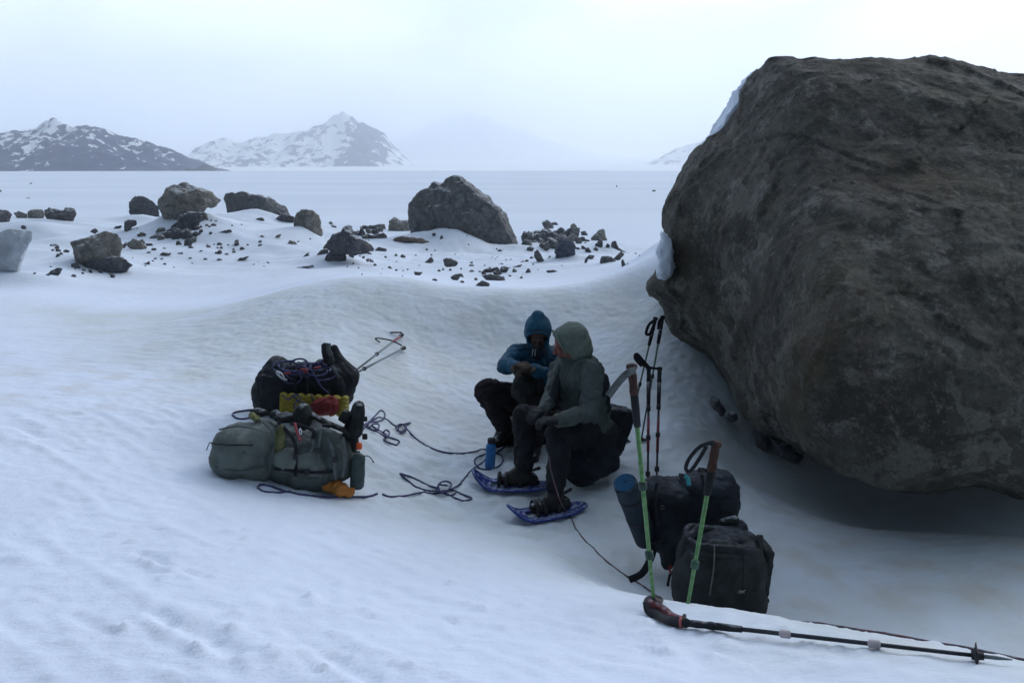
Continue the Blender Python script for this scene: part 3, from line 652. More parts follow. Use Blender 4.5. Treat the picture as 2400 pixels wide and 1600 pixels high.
MR = [
 (K4([(1095,270),(1125,200),(1180,155),(1270,145),(1340,165),(1420,200),(1480,230),(1525,260),(1490,300),(1420,310),(1370,330),(1320,350),(1290,380),(1240,430),(1170,430),(1130,380),(1095,320)]), ROCK_TAN, 'tall rounded brown-grey boulder with a snow patch on its flank, highest of the left rocks', .25),
 (K4([(890,280),(925,228),(1000,240),(1060,280),(1095,310),(1098,380),(1020,385),(940,380),(890,360)]), ROCK_DARK, 'dark pointed rock standing just left of the tall rounded boulder', .2),
 (K4([(1525,240),(1550,207),(1680,212),(1800,230),(1900,265),(1990,310),(2030,350),(1990,395),(1900,370),(1800,350),(1700,330),(1560,330)]), ROCK_GREY, 'long dark slab leaning down to the right on the snow mound', .2),
 (K4([(2025,400),(2045,355),(2080,325),(2150,330),(2200,370),(2225,450),(2150,455),(2125,520),(2065,505),(2030,460)]), ROCK_TAN, 'pale tan knobbly rock at the right end of the long slab', .3),
 (K4([(1885,395),(1960,350),(2030,380),(2015,435),(1950,435)]), ROCK_DARK, 'small dark block tucked under the lower end of the long slab', .2),
 (K4([(1195,440),(1220,380),(1310,340),(1420,350),(1425,385),(1375,415),(1340,470),(1260,485),(1205,475)]), ROCK_DARK, 'dark block leaning against the foot of the tall rounded boulder', .2),
 (K4([(475,600),(500,550),(600,515),(680,485),(790,490),(840,530),(842,590),(810,640),(780,665),(700,680),(580,690),(510,685),(490,630)]), ROCK_TAN, 'brown-green flat-topped boulder in the left moraine, with a dark wedge below it', .3),
 (K4([(550,665),(640,650),(780,640),(870,670),(925,710),(870,745),(800,765),(770,795),(700,782),(580,740)]), ROCK_DARK, 'near-black wedge of rock under the flat-topped boulder', .1),
 (K4([(618,478),(635,463),(660,458),(678,475),(655,492)]), ROCK_GREY, 'fist-like stone perched on top of the flat-topped boulder', .1),
 (K4([(870,570),(920,525),(985,555),(1012,590),(975,600),(978,640),(930,630),(900,600)]), ROCK_TAN, 'olive brown rock just right of the flat-topped boulder', .2),
 (K4([(295,330),(330,315),(440,335),(450,308),(510,320),(530,360),(485,400),(465,440),(400,425),(340,390)]), ROCK_GREY, 'grey rock with a knob on its right shoulder, top of the far left mound', .2),
 (K4([(190,345),(215,328),(290,325),(310,360),(290,395),(230,400),(195,385)]), ROCK_TAN, 'squat tan rock left of the knobbed rock on the far left mound', .2),
 (K4([(92,350),(130,338),(185,358),(192,395),(130,385)]), ROCK_TAN, 'low tan rock between the squat tan rock and the left edge of the view', .2),
 (K4([(-60,350),(0,328),(50,330),(80,360),(60,395),(40,432),(-20,430),(-60,400)]), ROCK_GREY, 'grey rock cut off by the left edge of the view, above the rimed block', .2),
 (K4([(858,410),(890,395),(940,400),(945,430),(905,450),(870,495),(855,470)]), ROCK_GREY, 'grey broken rock on the snow below the dark pointed rock', .15),
 (K4([(1000,545),(1050,505),(1110,485),(1180,475),(1190,510),(1110,530),(1050,550)]), ROCK_DARK, 'low broken dark ledge left of the foot of the tall rounded boulder', .1),
 (K4([(1165,500),(1190,450),(1260,470),(1290,500),(1250,530),(1190,545)]), ROCK_DARK, 'dark rubble block below the tall rounded boulder', .1),
 (K4([(1265,590),(1270,540),(1300,520),(1330,545),(1310,590)]), ROCK_DARK, 'upright dark stone lowest in the rubble under the tall rounded boulder', .1),
 (K4([(1320,490),(1350,475),(1385,490),(1370,530),(1340,535)]), ROCK_DARK, 'dark stone at the right of the rubble under the tall rounded boulder', .1),
 (K5([(685,270),(740,190),(780,163),(826,163),(832,130),(855,120),(885,135),(895,138),(940,90),(985,75),(1020,90),(1060,130),(1130,180),(1190,215),(1230,270),(1290,320),(1340,380),(1370,430),(1380,500),(1340,525),(1280,540),(1200,545),(1120,545),(1000,540),(870,535),(760,500),(700,430),(682,350)]), ROCK_GREY, 'big grey peaked boulder standing alone in the middle distance', .12),
 (K5([(560,420),(570,370),(595,345),(640,365),(700,365),(730,400),(730,440),(650,450)]), ROCK_TAN, 'squarish grey-brown rock at the left foot of the peaked boulder', .2),
 (K5([(380,402),(470,395),(545,385),(547,415),(470,428),(390,424)]), ROCK_GREY, 'thin flat grey slab lying left of the squarish rock', .2),
 (K5([(145,510),(200,465),(270,430),(315,388),(335,400),(360,470),(430,500),(490,530),(400,555),(300,560),(210,550)]), ROCK_DARK, 'dark pyramid-shaped rock balanced on a block in mid moraine', .1),
 (K5([(155,645),(170,590),(205,550),(300,550),(295,620),(205,645)]), ROCK_DARK, 'dark block under the pyramid-shaped rock', .1),
 (K5([(380,450),(470,455),(540,445),(565,470),(500,492),(450,498),(400,478)]), ROCK_GREY, 'broad grey slab right behind the pyramid-shaped rock', .2),
 (K5([(560,478),(640,468),(760,475),(830,500),(875,532),(820,530),(740,506),(640,490)]), rock_material('rusty slab', (.21,.16,.13), (.12,.10,.085), (.30,.26,.22), (.19,.15,.12), 2.5, .02), 'long low rust-brown slab in front of the peaked boulder', .3),
 (K5([(335,570),(390,540),(450,570),(420,592),(350,592)]), ROCK_GREY, 'low grey stone at the right of the block under the pyramid rock', .1),
 (K5([(465,560),(500,530),(555,545),(540,568)]), ROCK_GREY, 'grey wedge stone right of the pyramid-shaped rock', .1),
 (K5([(105,580),(140,548),(185,545),(190,580),(150,592)]), ROCK_GREY, 'small grey stone at the left of the block under the pyramid rock', .1),
 (K5([(1435,470),(1480,447),(1560,440),(1618,430),(1632,470),(1560,488),(1500,478)]), ROCK_DARK, 'long dark rock at the upper left of the rock heap beside the big shelter boulder', .1),
 (K5([(1650,455),(1690,415),(1765,410),(1760,440),(1700,482),(1650,485)]), ROCK_GREY, 'slanting grey rock on top of the right-hand rock heap', .2),
 (K5([(1605,545),(1640,480),(1690,475),(1735,520),(1730,580),(1670,632),(1640,628),(1610,585)]), rock_material('blue slate', (.10,.115,.15), (.06,.07,.09), (.19,.21,.25), (.09,.10,.12), 3, .02), 'blue-grey slate boulder at the heart of the right-hand rock heap', .1),
 (K5([(1825,475),(1880,425),(1912,413),(1938,505),(1890,508),(1850,495)]), ROCK_TAN, 'pale triangular rock on the right-hand rock heap', .2),
 (K5([(1388,522),(1410,485),(1440,490),(1472,520),(1430,534)]), ROCK_DARK, 'dark wedge rock nearest the peaked boulder in the right-hand heap', .1),
 (K5([(1478,560),(1500,548),(1545,620),(1540,648),(1500,622),(1475,590)]), ROCK_GREY, 'narrow grey rock pointing down to the right below the heap', .1),
 (K5([(1515,512),(1572,515),(1572,572),(1530,572)]), ROCK_DARK, 'dark cube-like block left of the blue-grey slate boulder', .1),
 (K5([(1955,572),(1960,500),(1985,493),(2005,540),(2080,567),(2030,574)]), ROCK_GREY, 'grey rock with an upright horn near the snow rim', .15),
 (K5([(1885,642),(1890,590),(1940,588),(1990,610),(1972,647)]), ROCK_GREY, 'blocky grey rock low on the right, just over the snow rim', .1),
 (K5([(1968,602),(2020,560),(2042,575),(2005,612)]), ROCK_GREY, 'leaning grey stone on top of the blocky rock by the rim', .1),
 (K5([(1783,642),(1797,600),(1813,606),(1803,642)]), ROCK_DARK, 'small upright dark stone between the slate boulder and the blocky rock', .1),
 (K5([(1560,492),(1600,483),(1620,512),(1580,522)]), ROCK_DARK, 'small dark rock wedged above the cube-like block', .1),
 (K5([(1765,437),(1795,428),(1818,460),(1780,467)]), ROCK_DARK, 'small dark rock left of the pale triangular rock', .1),
 (K5([(2020,612),(2030,605),(2050,640),(2025,662)]), ROCK_DARK, 'narrow dark stone standing right of the blocky rock by the rim', .1),
 (K5([(905,612),(915,603),(955,602),(1005,630),(960,666),(915,642)]), ROCK_GREY, 'slab-sided grey stone alone on open snow in mid moraine', .1),
 (K5([(775,637),(830,592),(847,620),(800,643)]), ROCK_GREY, 'pointed grey stone left of the slab-sided stone', .1),
 (K5([(715,686),(782,690),(752,713),(730,705)]), ROCK_GREY, 'flat grey stone at the left front of the stone scatter', .1),
 (K5([(945,722),(985,700),(1027,698),(985,748)]), ROCK_GREY, 'arrowhead grey stone left of the front stone cluster', .1),
 (K5([(1108,770),(1150,740),(1197,760),(1190,782),(1140,786)]), ROCK_GREY, 'rounded grey stone at the very front, closest to the snow rim', .1),
 (K5([(1140,712),(1200,700),(1290,718),(1303,747),(1220,748),(1160,728)]), ROCK_GREY, 'broken flat grey rock behind the frontmost rounded stone', .1),
 (K5([(1550,680),(1600,675),(1632,690),(1620,705),(1560,694)]), ROCK_GREY, 'flat lozenge stone below the right-hand heap', .1),
 (K5([(1325,660),(1400,640),(1372,674)]), ROCK_GREY, 'low pointed stone left of the flat lozenge stone', .1),
 (K5([(1418,688),(1440,672),(1462,690),(1440,706)]), ROCK_DARK, 'round dark stone just left of the flat lozenge stone', .1),
 (K4([(1975,570),(1995,540),(2030,545),(2055,575),(2010,590)]), ROCK_TAN, 'pale green-brown stone below the pale tan rock', .1),
 (K4([(1088,645),(1120,622),(1185,628),(1150,650),(1110,662)]), ROCK_GREY, 'flat grey stone below the dark ledge in the left moraine', .1),
 (K4([(1625,690),(1650,660),(1715,648),(1690,672),(1645,695)]), ROCK_DARK, 'slanting dark splinter on open snow below the long slab', .1),
 (K4([(1745,410),(1760,390),(1800,380),(1825,395),(1800,422)]), ROCK_DARK, 'dark stone half buried under the middle of the long slab', .1),
 (K4([(1565,380),(1590,362),(1635,360),(1630,380),(1590,390)]), ROCK_GREY, 'grey stone half buried under the left end of the long slab', .1),
 (K4([(1445,530),(1480,490),(1590,462),(1600,480),(1500,510),(1470,545)]), ROCK_DARK, 'long dark splinter of rock right of the rubble under the tall boulder', .1),
 (K4([(2040,728),(2160,708),(2172,722),(2060,738)]), ROCK_DARK, 'long thin dark slate lying flat left of the pyramid rock', .1),
 (K4([(2072,660),(2120,625),(2132,640),(2100,660)]), ROCK_DARK, 'small leaning slate between the thin slate and the pale green-brown stone', .1),
 (K4([(305,790),(350,750),(400,725),(435,735),(400,775),(350,785)]), ROCK_DARK, 'ragged dark rock at the lower left, left of the near-black wedge', .1),
 (K4([(490,700),(530,690),(555,725),(520,740),(490,725)]), ROCK_GREY, 'grey stone against the left of the near-black wedge', .1),
 (K4([(415,630),(450,600),(480,610),(470,635)]), ROCK_GREY, 'small grey stone left of the flat-topped boulder', .1),
 (K4([(765,470),(800,440),(842,436),(830,455),(790,468)]), ROCK_DARK, 'thin dark stone on the mound above the flat-topped boulder', .1),
 (K4([(140,450),(150,435),(175,437),(182,455),(160,462)]), ROCK_DARK, 'round dark stone lying on the rimed block', .1),
 (K4([(950,715),(990,700),(1030,680),(1035,700),(990,718)]), ROCK_DARK, 'crooked dark splinter right of the near-black wedge', .1),
 (K4([(-60,500),(0,468),(60,465),(212,462),(222,540),(175,610),(140,690),(100,812),(-60,820)]), ROCK_ICE, 'pale rime-crusted block cut off by the left edge of the view', .1),
]
for i, (pl, m, lab, sk) in enumerate(MR):
    big_ = i == 19
    kw = dict(th=.75, amp=.022) if big_ else dict(th=.55, amp=.04)
    if i == 66: kw = dict(th=.5, amp=.02)
    # blocks that stand on or against a bigger rock sit at its distance
    moraine(pl, m, lab, 1.7*i+.3, sink=sk, dY={0: .0, 8: -.9, 22: -.2, 38: -.6}.get(i, 0), vb={0: 380+440/2.94, 5: 380+480/2.94, 6: 380+760/2.94, 8: 380+760/2.94, 22: 380+635/2.673, 64: 380+780/2.94}.get(i), **kw)

# loose stones: a few shapes, copied
def stone_mesh(seed):
    r_ = np.random.default_rng(seed); bm = bmesh.new()
    for _ in range(16):
        v = r_.normal(size=3); v /= np.linalg.norm(v); v *= r_.uniform(.75, 1); bm.verts.new((v[0], v[1]*.8, v[2]*.55))
    bmesh.ops.convex_hull(bm, input=bm.verts[:])
    bmesh.ops.delete(bm, geom=[v for v in bm.verts if not v.link_faces], context='VERTS')
    bmesh.ops.bevel(bm, geom=bm.edges[:], offset=.06, segments=1, affect='EDGES')
    bmesh.ops.triangulate(bm, faces=bm.faces[:]); bmesh.ops.subdivide_edges(bm, edges=bm.edges[:], cuts=2, use_grid_fill=True)
    V = np.array([v.co for v in bm.verts]); n = fbm(V[:, 0]*2.5+seed, V[:, 1]*2.5, V[:, 2]*2.5, 3)
    for v, q in zip(bm.verts, n): v.co *= 1 + .10*q
    me = bpy.data.meshes.new('stone'); bm.to_mesh(me); bm.free(); me.polygons.foreach_set('use_smooth', [False]*len(me.polygons)); return me
SM = []
for s, m in enumerate([ROCK_DARK, ROCK_GREY, ROCK_DARK, ROCK_GREY, ROCK_TAN, ROCK_DARK]):
    q = stone_mesh(s+3); q.materials.append(m); SM.append(q)
def stone(u, v, wpx, hpx, k=None, lab='small dark stone poking out of the moraine snow', grp='small stones scattered over the moraine snow', r_=random.Random(4), lo=8.6):
    p = hit(u, v, lo, 400); mp = p.y/F_PX
    if p.y < 8.75 and lo > 8: return
    o = bpy.data.objects.new('stone', SM[r_.randrange(6) if k is None else k])
    sx = wpx*mp/2; o.scale = (sx, sx*.8, hpx*mp/2/.5); o.location = (p.x, p.y, p.z + o.scale.z*.12)
    o.rotation_euler = (r_.uniform(-.45, .45), r_.uniform(-.45, .45), r_.uniform(0, 6)); link(o); tag(o, lab, 'stone', grp)
for (x, y, w_, h_) in [(1640,320,14,8),(330,780,16,7),(370,585,26,6),(355,575,18,6),(1070,675,14,6),(1140,712,20,7),(1000,720,10,4),(1500,610,10,5),(1475,580,9,5),(1560,638,14,6),(1515,695,20,6),(1420,700,12,6),(1310,665,12,5),(1235,632,10,4),(1385,640,10,6),(1575,603,10,4),(1600,445,10,5),(1665,435,6,4),(1500,378,14,8),(1490,425,9,5),(1455,410,7,5),(1445,460,10,6),(1695,390,13,9),(1455,525,12,9),(1795,565,12,8),(1810,520,16,6),(1910,525,36,7),(1850,705,12,5),(1750,712,8,4),(930,378,9,7),(980,402,6,5),(945,460,8,5),(875,485,8,8),(1070,610,9,9),(1030,640,18,4),(1200,735,5,4),(1115,685,14,4),(1130,600,12,6),(640,472,8,4),(570,770,14,8),(520,735,14,8),(240,770,12,6),(350,722,8,4),(1055,690,8,5),(2280,430,14,10),(2300,450,22,8),(2240,600,20,10)]:
    stone(x/2.94, 380+y/2.94, w_, h_)
for (x, y, w_, h_) in [(848,460,17,11),(895,482,15,13),(770,425,14,5),(852,566,12,4),(540,600,7,4),(612,623,8,3),(434,625,14,12),(465,630,9,5),(480,655,16,9),(572,668,17,8),(612,682,10,7),(306,664,9,4),(376,664,9,4),(655,684,7,4),(684,680,9,5),(650,714,8,3),(757,652,8,3),(878,692,13,8),(907,685,13,8),(950,680,12,8),(1018,680,9,7),(852,742,20,8),(1022,755,19,9),(1085,655,20,8),(1082,636,14,6),(1163,662,8,4),(1115,740,19,12),(1085,697,20,8),(1135,695,14,6),(1270,740,20,12),(1325,718,16,6),(1397,728,13,9),(1275,640,14,4),(1330,620,8,4),(1243,600,6,3),(1210,600,8,2),(1455,555,12,13),(1430,625,14,8),(1460,610,14,8),(1468,645,8,5),(1440,690,14,10),(1572,610,8,9),(1500,680,7,3),(200,385,14,8),(210,405,18,6),(330,610,22,12),(345,640,12,6),(1300,622,8,4),(1400,628,18,5),(2110,575,10,5),(2135,588,9,5),(2060,640,8,4),(1645,490,12,6),(1845,490,14,7),(1750,490,12,6),(1800,510,14,5),(1260,560,16,8),(1120,792,8,3)]:
    stone(700+x/2.673, 380+y/2.673, w_, h_)
rr = random.Random(11)
for k in range(45):      # crumbs between them
    u = rr.choice([rr.gauss(480, 130), rr.gauss(1150, 90), rr.gauss(1280, 60), rr.gauss(860, 70)]); v = rr.uniform(545, 650)
    if u < 60 or u > 1440: continue
    stone(u, v, 3+9*rr.random()**2.5, 2+5*rr.random()**2, r_=rr)
# rubble heaps
rq = random.Random(31)
for (cu, cv, su, sv, n_, lo_, hi_, nm) in [(1290,562,58,20,52,12,34,'right-hand rock heap'),(1395,585,38,14,14,8,22,'right-hand rock heap'),(1235,560,22,12,10,8,20,'right-hand rock heap'),(1160,642,50,8,14,8,24,'frontmost stones of the moraine'),(405,555,50,18,28,8,26,'left moraine'),(470,535,30,12,8,8,18,'left moraine'),(330,580,35,10,10,6,18,'left moraine'),(835,555,45,14,18,8,26,'middle moraine'),(880,600,60,12,10,6,16,'middle moraine'),(230,640,60,10,8,6,16,'left moraine'),(520,590,80,14,14,5,14,'left moraine'),(130,600,30,14,5,8,16,'left moraine')]:
    for k in range(n_):
        u = rq.gauss(cu, su*.6); v = rq.gauss(cv, sv*.6); w1 = 1.55*(lo_ + (hi_-lo_)*rq.random()**1.5)
        stone(u, v, w1, w1*rq.uniform(.45, .9), lab='angular stone in the rubble of the ' + nm, grp='rubble stones of the ' + nm, r_=rq)
for (u, v, w_, h_, lab) in [(1445,438,9,7,'lone dark rock far out on the flat glacier, left of a pair'), (1532,449,13,8,'lone rock far out on the flat glacier near the shelter boulder'), (1,450,8,10,'dark rock on the glacier at the left edge of the view'), (72,431,9,4,'faint pale rock lying far out on the glacier at the left'), (66,465,10,4,'faint rock on the glacier just above the far left rocks')]:
    stone(u, v, w_, h_, 1, lab, 'lone rocks on the flat glacier', lo=22)
# dark rock and loose stones showing at the foot of the shelter boulder
def foot_rock(poly, Y, m, lab, seed):
    o = outline_rock('rock', poly, Y, .10, .25, m, seed=seed, amp=.07, n=48, k=16, facet=.9, voxel=.012)
    return tag(o, lab, 'rock', 'rocks wedged under the shelter boulder')
foot_rock([(1765,985),(1790,990),(1810,1020),(1800,1060),(1775,1045)], 6.0, ROCK_DARK, 'dark rock wedged under the left lower edge of the shelter boulder', 3.1)
foot_rock([(1800,1020),(1850,1040),(1880,1070),(1870,1085),(1830,1075)], 5.8, ROCK_DARK, 'dark flat rock under the shelter boulder, right of the wedged one', 4.1)
foot_rock([(1665,925),(1685,940),(1700,965),(1690,975),(1672,955)], 6.1, ROCK_DARK, 'dark stone half drifted over in the snow left of the boulder foot', 5.1)
foot_rock([(1708,965),(1722,968),(1724,982),(1710,982)], 6.0, ROCK_DARK, 'tiny dark stone in the snow between the two foot rocks', 6.1)
# snow plastered on the far shoulder of the boulder and in the notch on its left side
CR = SNOW2
def crust(poly, Y, fr, bk, seed, yf=None, am=.05): return outline_rock('snow_crust', poly, Y, fr, bk, CR, seed=seed, amp=am, n=80, k=20, facet=.3, voxel=.02, fs=2, parent=bo, yfun=yf)
crust([(1772,168),(1745,190),(1722,225),(1700,265),(1668,320),(1650,345),(1700,325),(1740,300),(1760,270),(1775,220)], 6.9, .12, 1.2, 1.0)
crust([(1552,540),(1568,560),(1578,585),(1574,600),(1581,618),(1573,640),(1562,652),(1548,656),(1538,644),(1544,628),(1547,610),(1543,590),(1548,570)], 6.30, .03, .35, 2.0, None, .10)
# ------------------------------------------------------------------ gear on the snow
def K1(x, y): return (440+x/3.409, 760+y/3.409)
def K2(x, y): return (1080+x/3.014, 720+y/3.014)
def K3(x, y): return (1380+x/2.12, 720+y/2.12)
def K8(x, y): return (1380+x/2.306, 1240+y/2.306)
def A1(x, y, Y): return P(*K1(x, y), Y)
def A2(x, y, Y): return P(*K2(x, y), Y)
def A3(x, y, Y): return P(*K3(x, y), Y)
def on(u, v, up=.006):
    p = hit(u, v); p.z += up; return p
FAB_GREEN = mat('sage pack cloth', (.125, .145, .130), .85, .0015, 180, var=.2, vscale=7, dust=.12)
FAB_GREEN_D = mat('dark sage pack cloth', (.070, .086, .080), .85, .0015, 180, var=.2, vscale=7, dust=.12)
FAB_BLACK = mat('black pack cloth', (.014, .016, .021), .8, .001, 160, var=.3, vscale=10, dust=.10)
FAB_NAVY = mat('navy black pack cloth', (.011, .015, .022), .8, .001, 160, var=.3, vscale=10, dust=.05)
FAB_CHAR = mat('charcoal pack cloth', (.020, .024, .025), .85, .001, 160, var=.3, vscale=10, dust=.06)
WEB = mat('black webbing', (.015, .016, .02), .8, .0008, 300, var=.2, vscale=30)
WEB_G = mat('grey webbing', (.10, .11, .11), .8, .0008, 300, var=.2, vscale=30)
FOAM = mat('padded mesh foam', (.02, .024, .024), .95, .002, 220, var=.3, vscale=14, dust=.3)
YELLOW = mat('yellow foam', (.30, .24, .035), .7, .002, 60, var=.2, vscale=12)
YEL_CL = mat('yellow green cloth', (.12, .125, .05), .8, .001, 60, var=.25, vscale=12)
RED = mat('red cloth', (.17, .02, .02), .7, .002, 60, var=.2, vscale=9)
PINK = mat('pink red metal', (.28, .05, .06), .45, 0, var=.1)
ORANGE = mat('orange nylon', (.36, .135, .022), .6, .002, 50, var=.2, vscale=10)
ORCAP = mat('orange plastic', (.6, .09, .02), .4, 0, var=.05)
STEEL = mat('steel', (.55, .57, .6), .35, 0, var=.05, metallic=1)
BLK = mat('black plastic', (.012, .013, .015), .5, 0, var=.1, spec=.4)
GRIP = mat('grip foam', (.02, .022, .026), .95, .0008, 250, var=.2, dust=.3)
CORK = mat('brown cork grip', (.048, .022, .016), .8, .0008, 200, var=.3, vscale=40)
BLUE_M = mat('blue mat foam', (.012, .075, .16), .8, .001, 100, var=.15)
TEAL = mat('teal tape', (.03, .28, .30), .6, 0)
CLEAR = mat('clear bottle plastic', (.55, .6, .6), .12, 0, var=.02, trans=.8)
def cord_mat(name, c1, c2, sc=55):
    m = mat(name, c1, .9, .001, 300, var=.1, vscale=sc, col2=c2, detail=1, dust=.25); return m
ROPE = cord_mat('purple blue rope', (.075, .06, .17), (.03, .045, .08))
ROPE2 = cord_mat('grey red rope', (.13, .055, .07), (.07, .08, .09))

# ---- the sage green pack
YB = 4.30
pk = thing('backpack', (A1(700, 1290, YB).x, YB, gz(A1(700, 1290, YB).x, YB)), 'large sage green and grey backpack lying on the snow below the black one', 'backpack', 'backpacks around the resting people')
rz = rotm(0, 4, 0)
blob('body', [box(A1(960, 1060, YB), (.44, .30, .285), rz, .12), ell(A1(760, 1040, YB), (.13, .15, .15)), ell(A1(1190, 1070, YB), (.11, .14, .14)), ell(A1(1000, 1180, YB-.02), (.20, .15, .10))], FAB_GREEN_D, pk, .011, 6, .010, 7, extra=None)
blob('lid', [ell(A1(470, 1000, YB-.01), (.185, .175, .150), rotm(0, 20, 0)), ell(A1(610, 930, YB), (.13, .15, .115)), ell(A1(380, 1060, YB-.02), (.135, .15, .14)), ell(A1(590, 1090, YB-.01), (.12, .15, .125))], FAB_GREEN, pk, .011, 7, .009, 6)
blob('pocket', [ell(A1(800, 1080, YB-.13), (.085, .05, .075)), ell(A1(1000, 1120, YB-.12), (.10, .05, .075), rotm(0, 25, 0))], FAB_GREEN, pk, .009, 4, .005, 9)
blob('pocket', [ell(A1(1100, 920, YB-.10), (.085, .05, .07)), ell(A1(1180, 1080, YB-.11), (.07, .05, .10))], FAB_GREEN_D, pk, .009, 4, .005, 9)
tube(catmull([A1(185, 945, YB-.10), A1(230, 955, YB-.135), A1(320, 962, YB-.158), A1(420, 962, YB-.165), A1(520, 965, YB-.16)], 5), .004, 6).obj('zipper', WEB, pk)
tube(catmull([A1(178, 940, YB-.06), A1(165, 965, YB-.06), A1(150, 1005, YB-.06)], 4), .003, 5).obj('zipper_pull', WEB_G, pk)
# small dark embroidered mark on the lid
lg = MB()
for pts in ([(395,1060),(410,1035),(430,1040),(450,1015),(460,1030)], [(400,1045),(420,1055),(440,1040),(465,1060),(450,1080)], [(415,1070),(430,1055),(435,1075)], [(385,1085),(400,1075)]):
    tube([A1(x, y, YB-.168) for x, y in pts], .0035, 5, lg)
lg.obj('emblem', mat('faded dark embroidery', (.045, .05, .05), .9), pk)
blob('padding', [cap(A1(1290, 960, YB+.03), .055, A1(1310, 830, YB+.05), .045), cap(A1(1310, 830, YB+.05), .045, A1(1365, 660, YB+.05), .036), cap(A1(1345, 860, YB), .04, A1(1375, 670, YB), .03)], FOAM, pk, .008, 3, .004, 12)
blob('hip_belt', [box(A1(1258, 735, YB+.02), (.055, .05, .07), rotm(0, 35, 0), .012)], FOAM, pk, .006, 2)
strap([A1(960, 700, YB+.02), A1(1040, 750, YB-.03), A1(1120, 790, YB-.04), A1(1260, 850, YB-.03), A1(1290, 900, YB-.02)], .032, .012, (0, -.5, 1)).obj('shoulder_strap', FOAM, pk)
strap([A1(1180, 860, YB-.10), A1(1090, 880, YB-.13), A1(1150, 980, YB-.16), A1(1170, 1110, YB-.165), A1(1180, 1240, YB-.15)], .018, .004, (0, -1, .2)).obj('compression_strap', WEB_G, pk)
strap([A1(1000, 830, YB-.13), A1(1000, 960, YB-.165), A1(985, 1010, YB-.17)], .014, .004, (0, -1, .2)).obj('compression_strap', WEB_G, pk)
strap([A1(720, 780, YB-.10), A1(790, 850, YB-.14), A1(860, 960, YB-.165), A1(860, 1160, YB-.165), A1(850, 1270, YB-.14)], .02, .004, (0, -1, .1)).obj('compression_strap', WEB, pk)
strap([A1(820, 790, YB-.14), A1(950, 820, YB-.15), A1(1010, 860, YB-.15), A1(1000, 915, YB-.16)], .02, .008, (0, -1, .4)).obj('compression_strap', WEB, pk)
blob('head_pouch', [ell(A1(920, 740, YB), (.055, .06, .075)), ell(A1(925, 690, YB), (.04, .05, .04)), ell(A1(770, 745, YB), (.06, .05, .03)), ell(A1(700, 720, YB+.02), (.035, .03, .03)), ell(A1(570, 700, YB+.04), (.05, .04, .025))], FOAM, pk, .008, 2, .006, 14)
blob('side_flap', [ell(A1(735, 950, YB-.125), (.026, .03, .115), rotm(0, 8, 0))], YEL_CL, pk, .007, 3, .008, 14)
blob('side_flap', [ell(A1(535, 735, YB), (.04, .05, .018), rotm(0, 25, 0))], YEL_CL, pk, .007, 3, .008, 14)
blob('bottle_pocket', [cap(A1(1362, 1080, YB-.08), .040, A1(1352, 1265, YB-.08), .041), box(A1(1352, 1270, YB-.08), (.075, .075, .06), None, .02)], mat('grey green pocket cloth', (.055, .075, .078), .85, .001, 160, var=.2, dust=.3), pk, .007, 2, .004, 14)
tube(catmull([A1(1400, 1050, YB-.08), A1(1440, 1050, YB-.08), A1(1465, 1070, YB-.08), A1(1485, 1100, YB-.08)], 4), [.003]*12+[.008], 6).obj('drawcord', WEB, pk)
blob('buckle', [box(A1(1415, 895, YB), (.03, .015, .035), None, .006), box(A1(1420, 755, YB+.02), (.022, .015, .03), None, .005), box(A1(1110, 810, YB-.07), (.05, .02, .025), None, .006)], BLK, pk, .004, 1)
sm = MB()
for q in ([(600,780),(665,850),(690,950),(670,1060),(650,1200)], [(250,840),(380,815),(520,830),(640,870)], [(215,1130),(330,1160),(470,1165),(620,1130)]):
    n_ = len(q); tube(catmull([A1(x, y, YB - .150 - .022*math.sin(math.pi*(i+.5)/n_)) for i, (x, y) in enumerate(q)], 5), .0045, 6, sm)
sm.obj('seam', FAB_GREEN_D, pk)
for q in ([(1060,850),(1050,960),(1040,1100),(1060,1230)], [(1240,900),(1250,1000),(1250,1120),(1235,1220)]):
    strap([A1(x, y, YB-.155-.012*math.sin(math.pi*i/3)) for i, (x, y) in enumerate(q)], .016, .004, (0, -1, .1)).obj('compression_strap', WEB_G, pk)
strap([A1(690, 1150, YB-.155), A1(800, 1165, YB-.172), A1(950, 1180, YB-.172), A1(1120, 1180, YB-.165), A1(1250, 1150, YB-.13)], .016, .004, (0, -1, -.2)).obj('compression_strap', WEB, pk)
for (bx_, by_) in ((862, 1060), (1050, 1010), (1178, 1080), (950, 1180)): blob('strap_buckle', [box(A1(bx_, by_, YB-.178), (.030, .010, .034), None, .004)], BLK, pk, .004, 1)
# things tied to it or standing by it
bt = thing('water_bottle', A1(1362, 1060, YB-.08), 'clear plastic bottle with an orange cap in the side pocket of the sage green backpack', 'bottle', 'drinking bottles')
lathe(A1(1360, 1120, YB-.08), (0.03, 0, 1), [(.033, -.08), (.033, .03), (.031, .045), (.024, .058), (.013, .068), (.013, .078)], 22).obj('bottle', CLEAR, bt)
lathe(A1(1370, 985, YB-.08), (0.03, 0, 1), [(.015, -.006), (.0165, 0), (.0165, .022), (.013, .027), (.004, .028)], 18).obj('cap', ORCAP, bt)
o = blob('stuff_sack', [ell(A1(1140, 1292, YB-.13), (.05, .05, .022), rotm(0, 10, 0)), ell(A1(1210, 1310, YB-.14), (.055, .055, .038), rotm(0, 20, 0)), ell(A1(1285, 1335, YB-.13), (.035, .04, .028))], ORANGE, None, .006, 2, .010, 14)
tag(o, 'small crumpled orange sack on the snow under the sage green backpack', 'sack')
ax = thing('ice_tool', A1(880, 860, YB-.17), 'red metal tool with a steel clip tied on top of the sage green backpack', 'climbing tool')
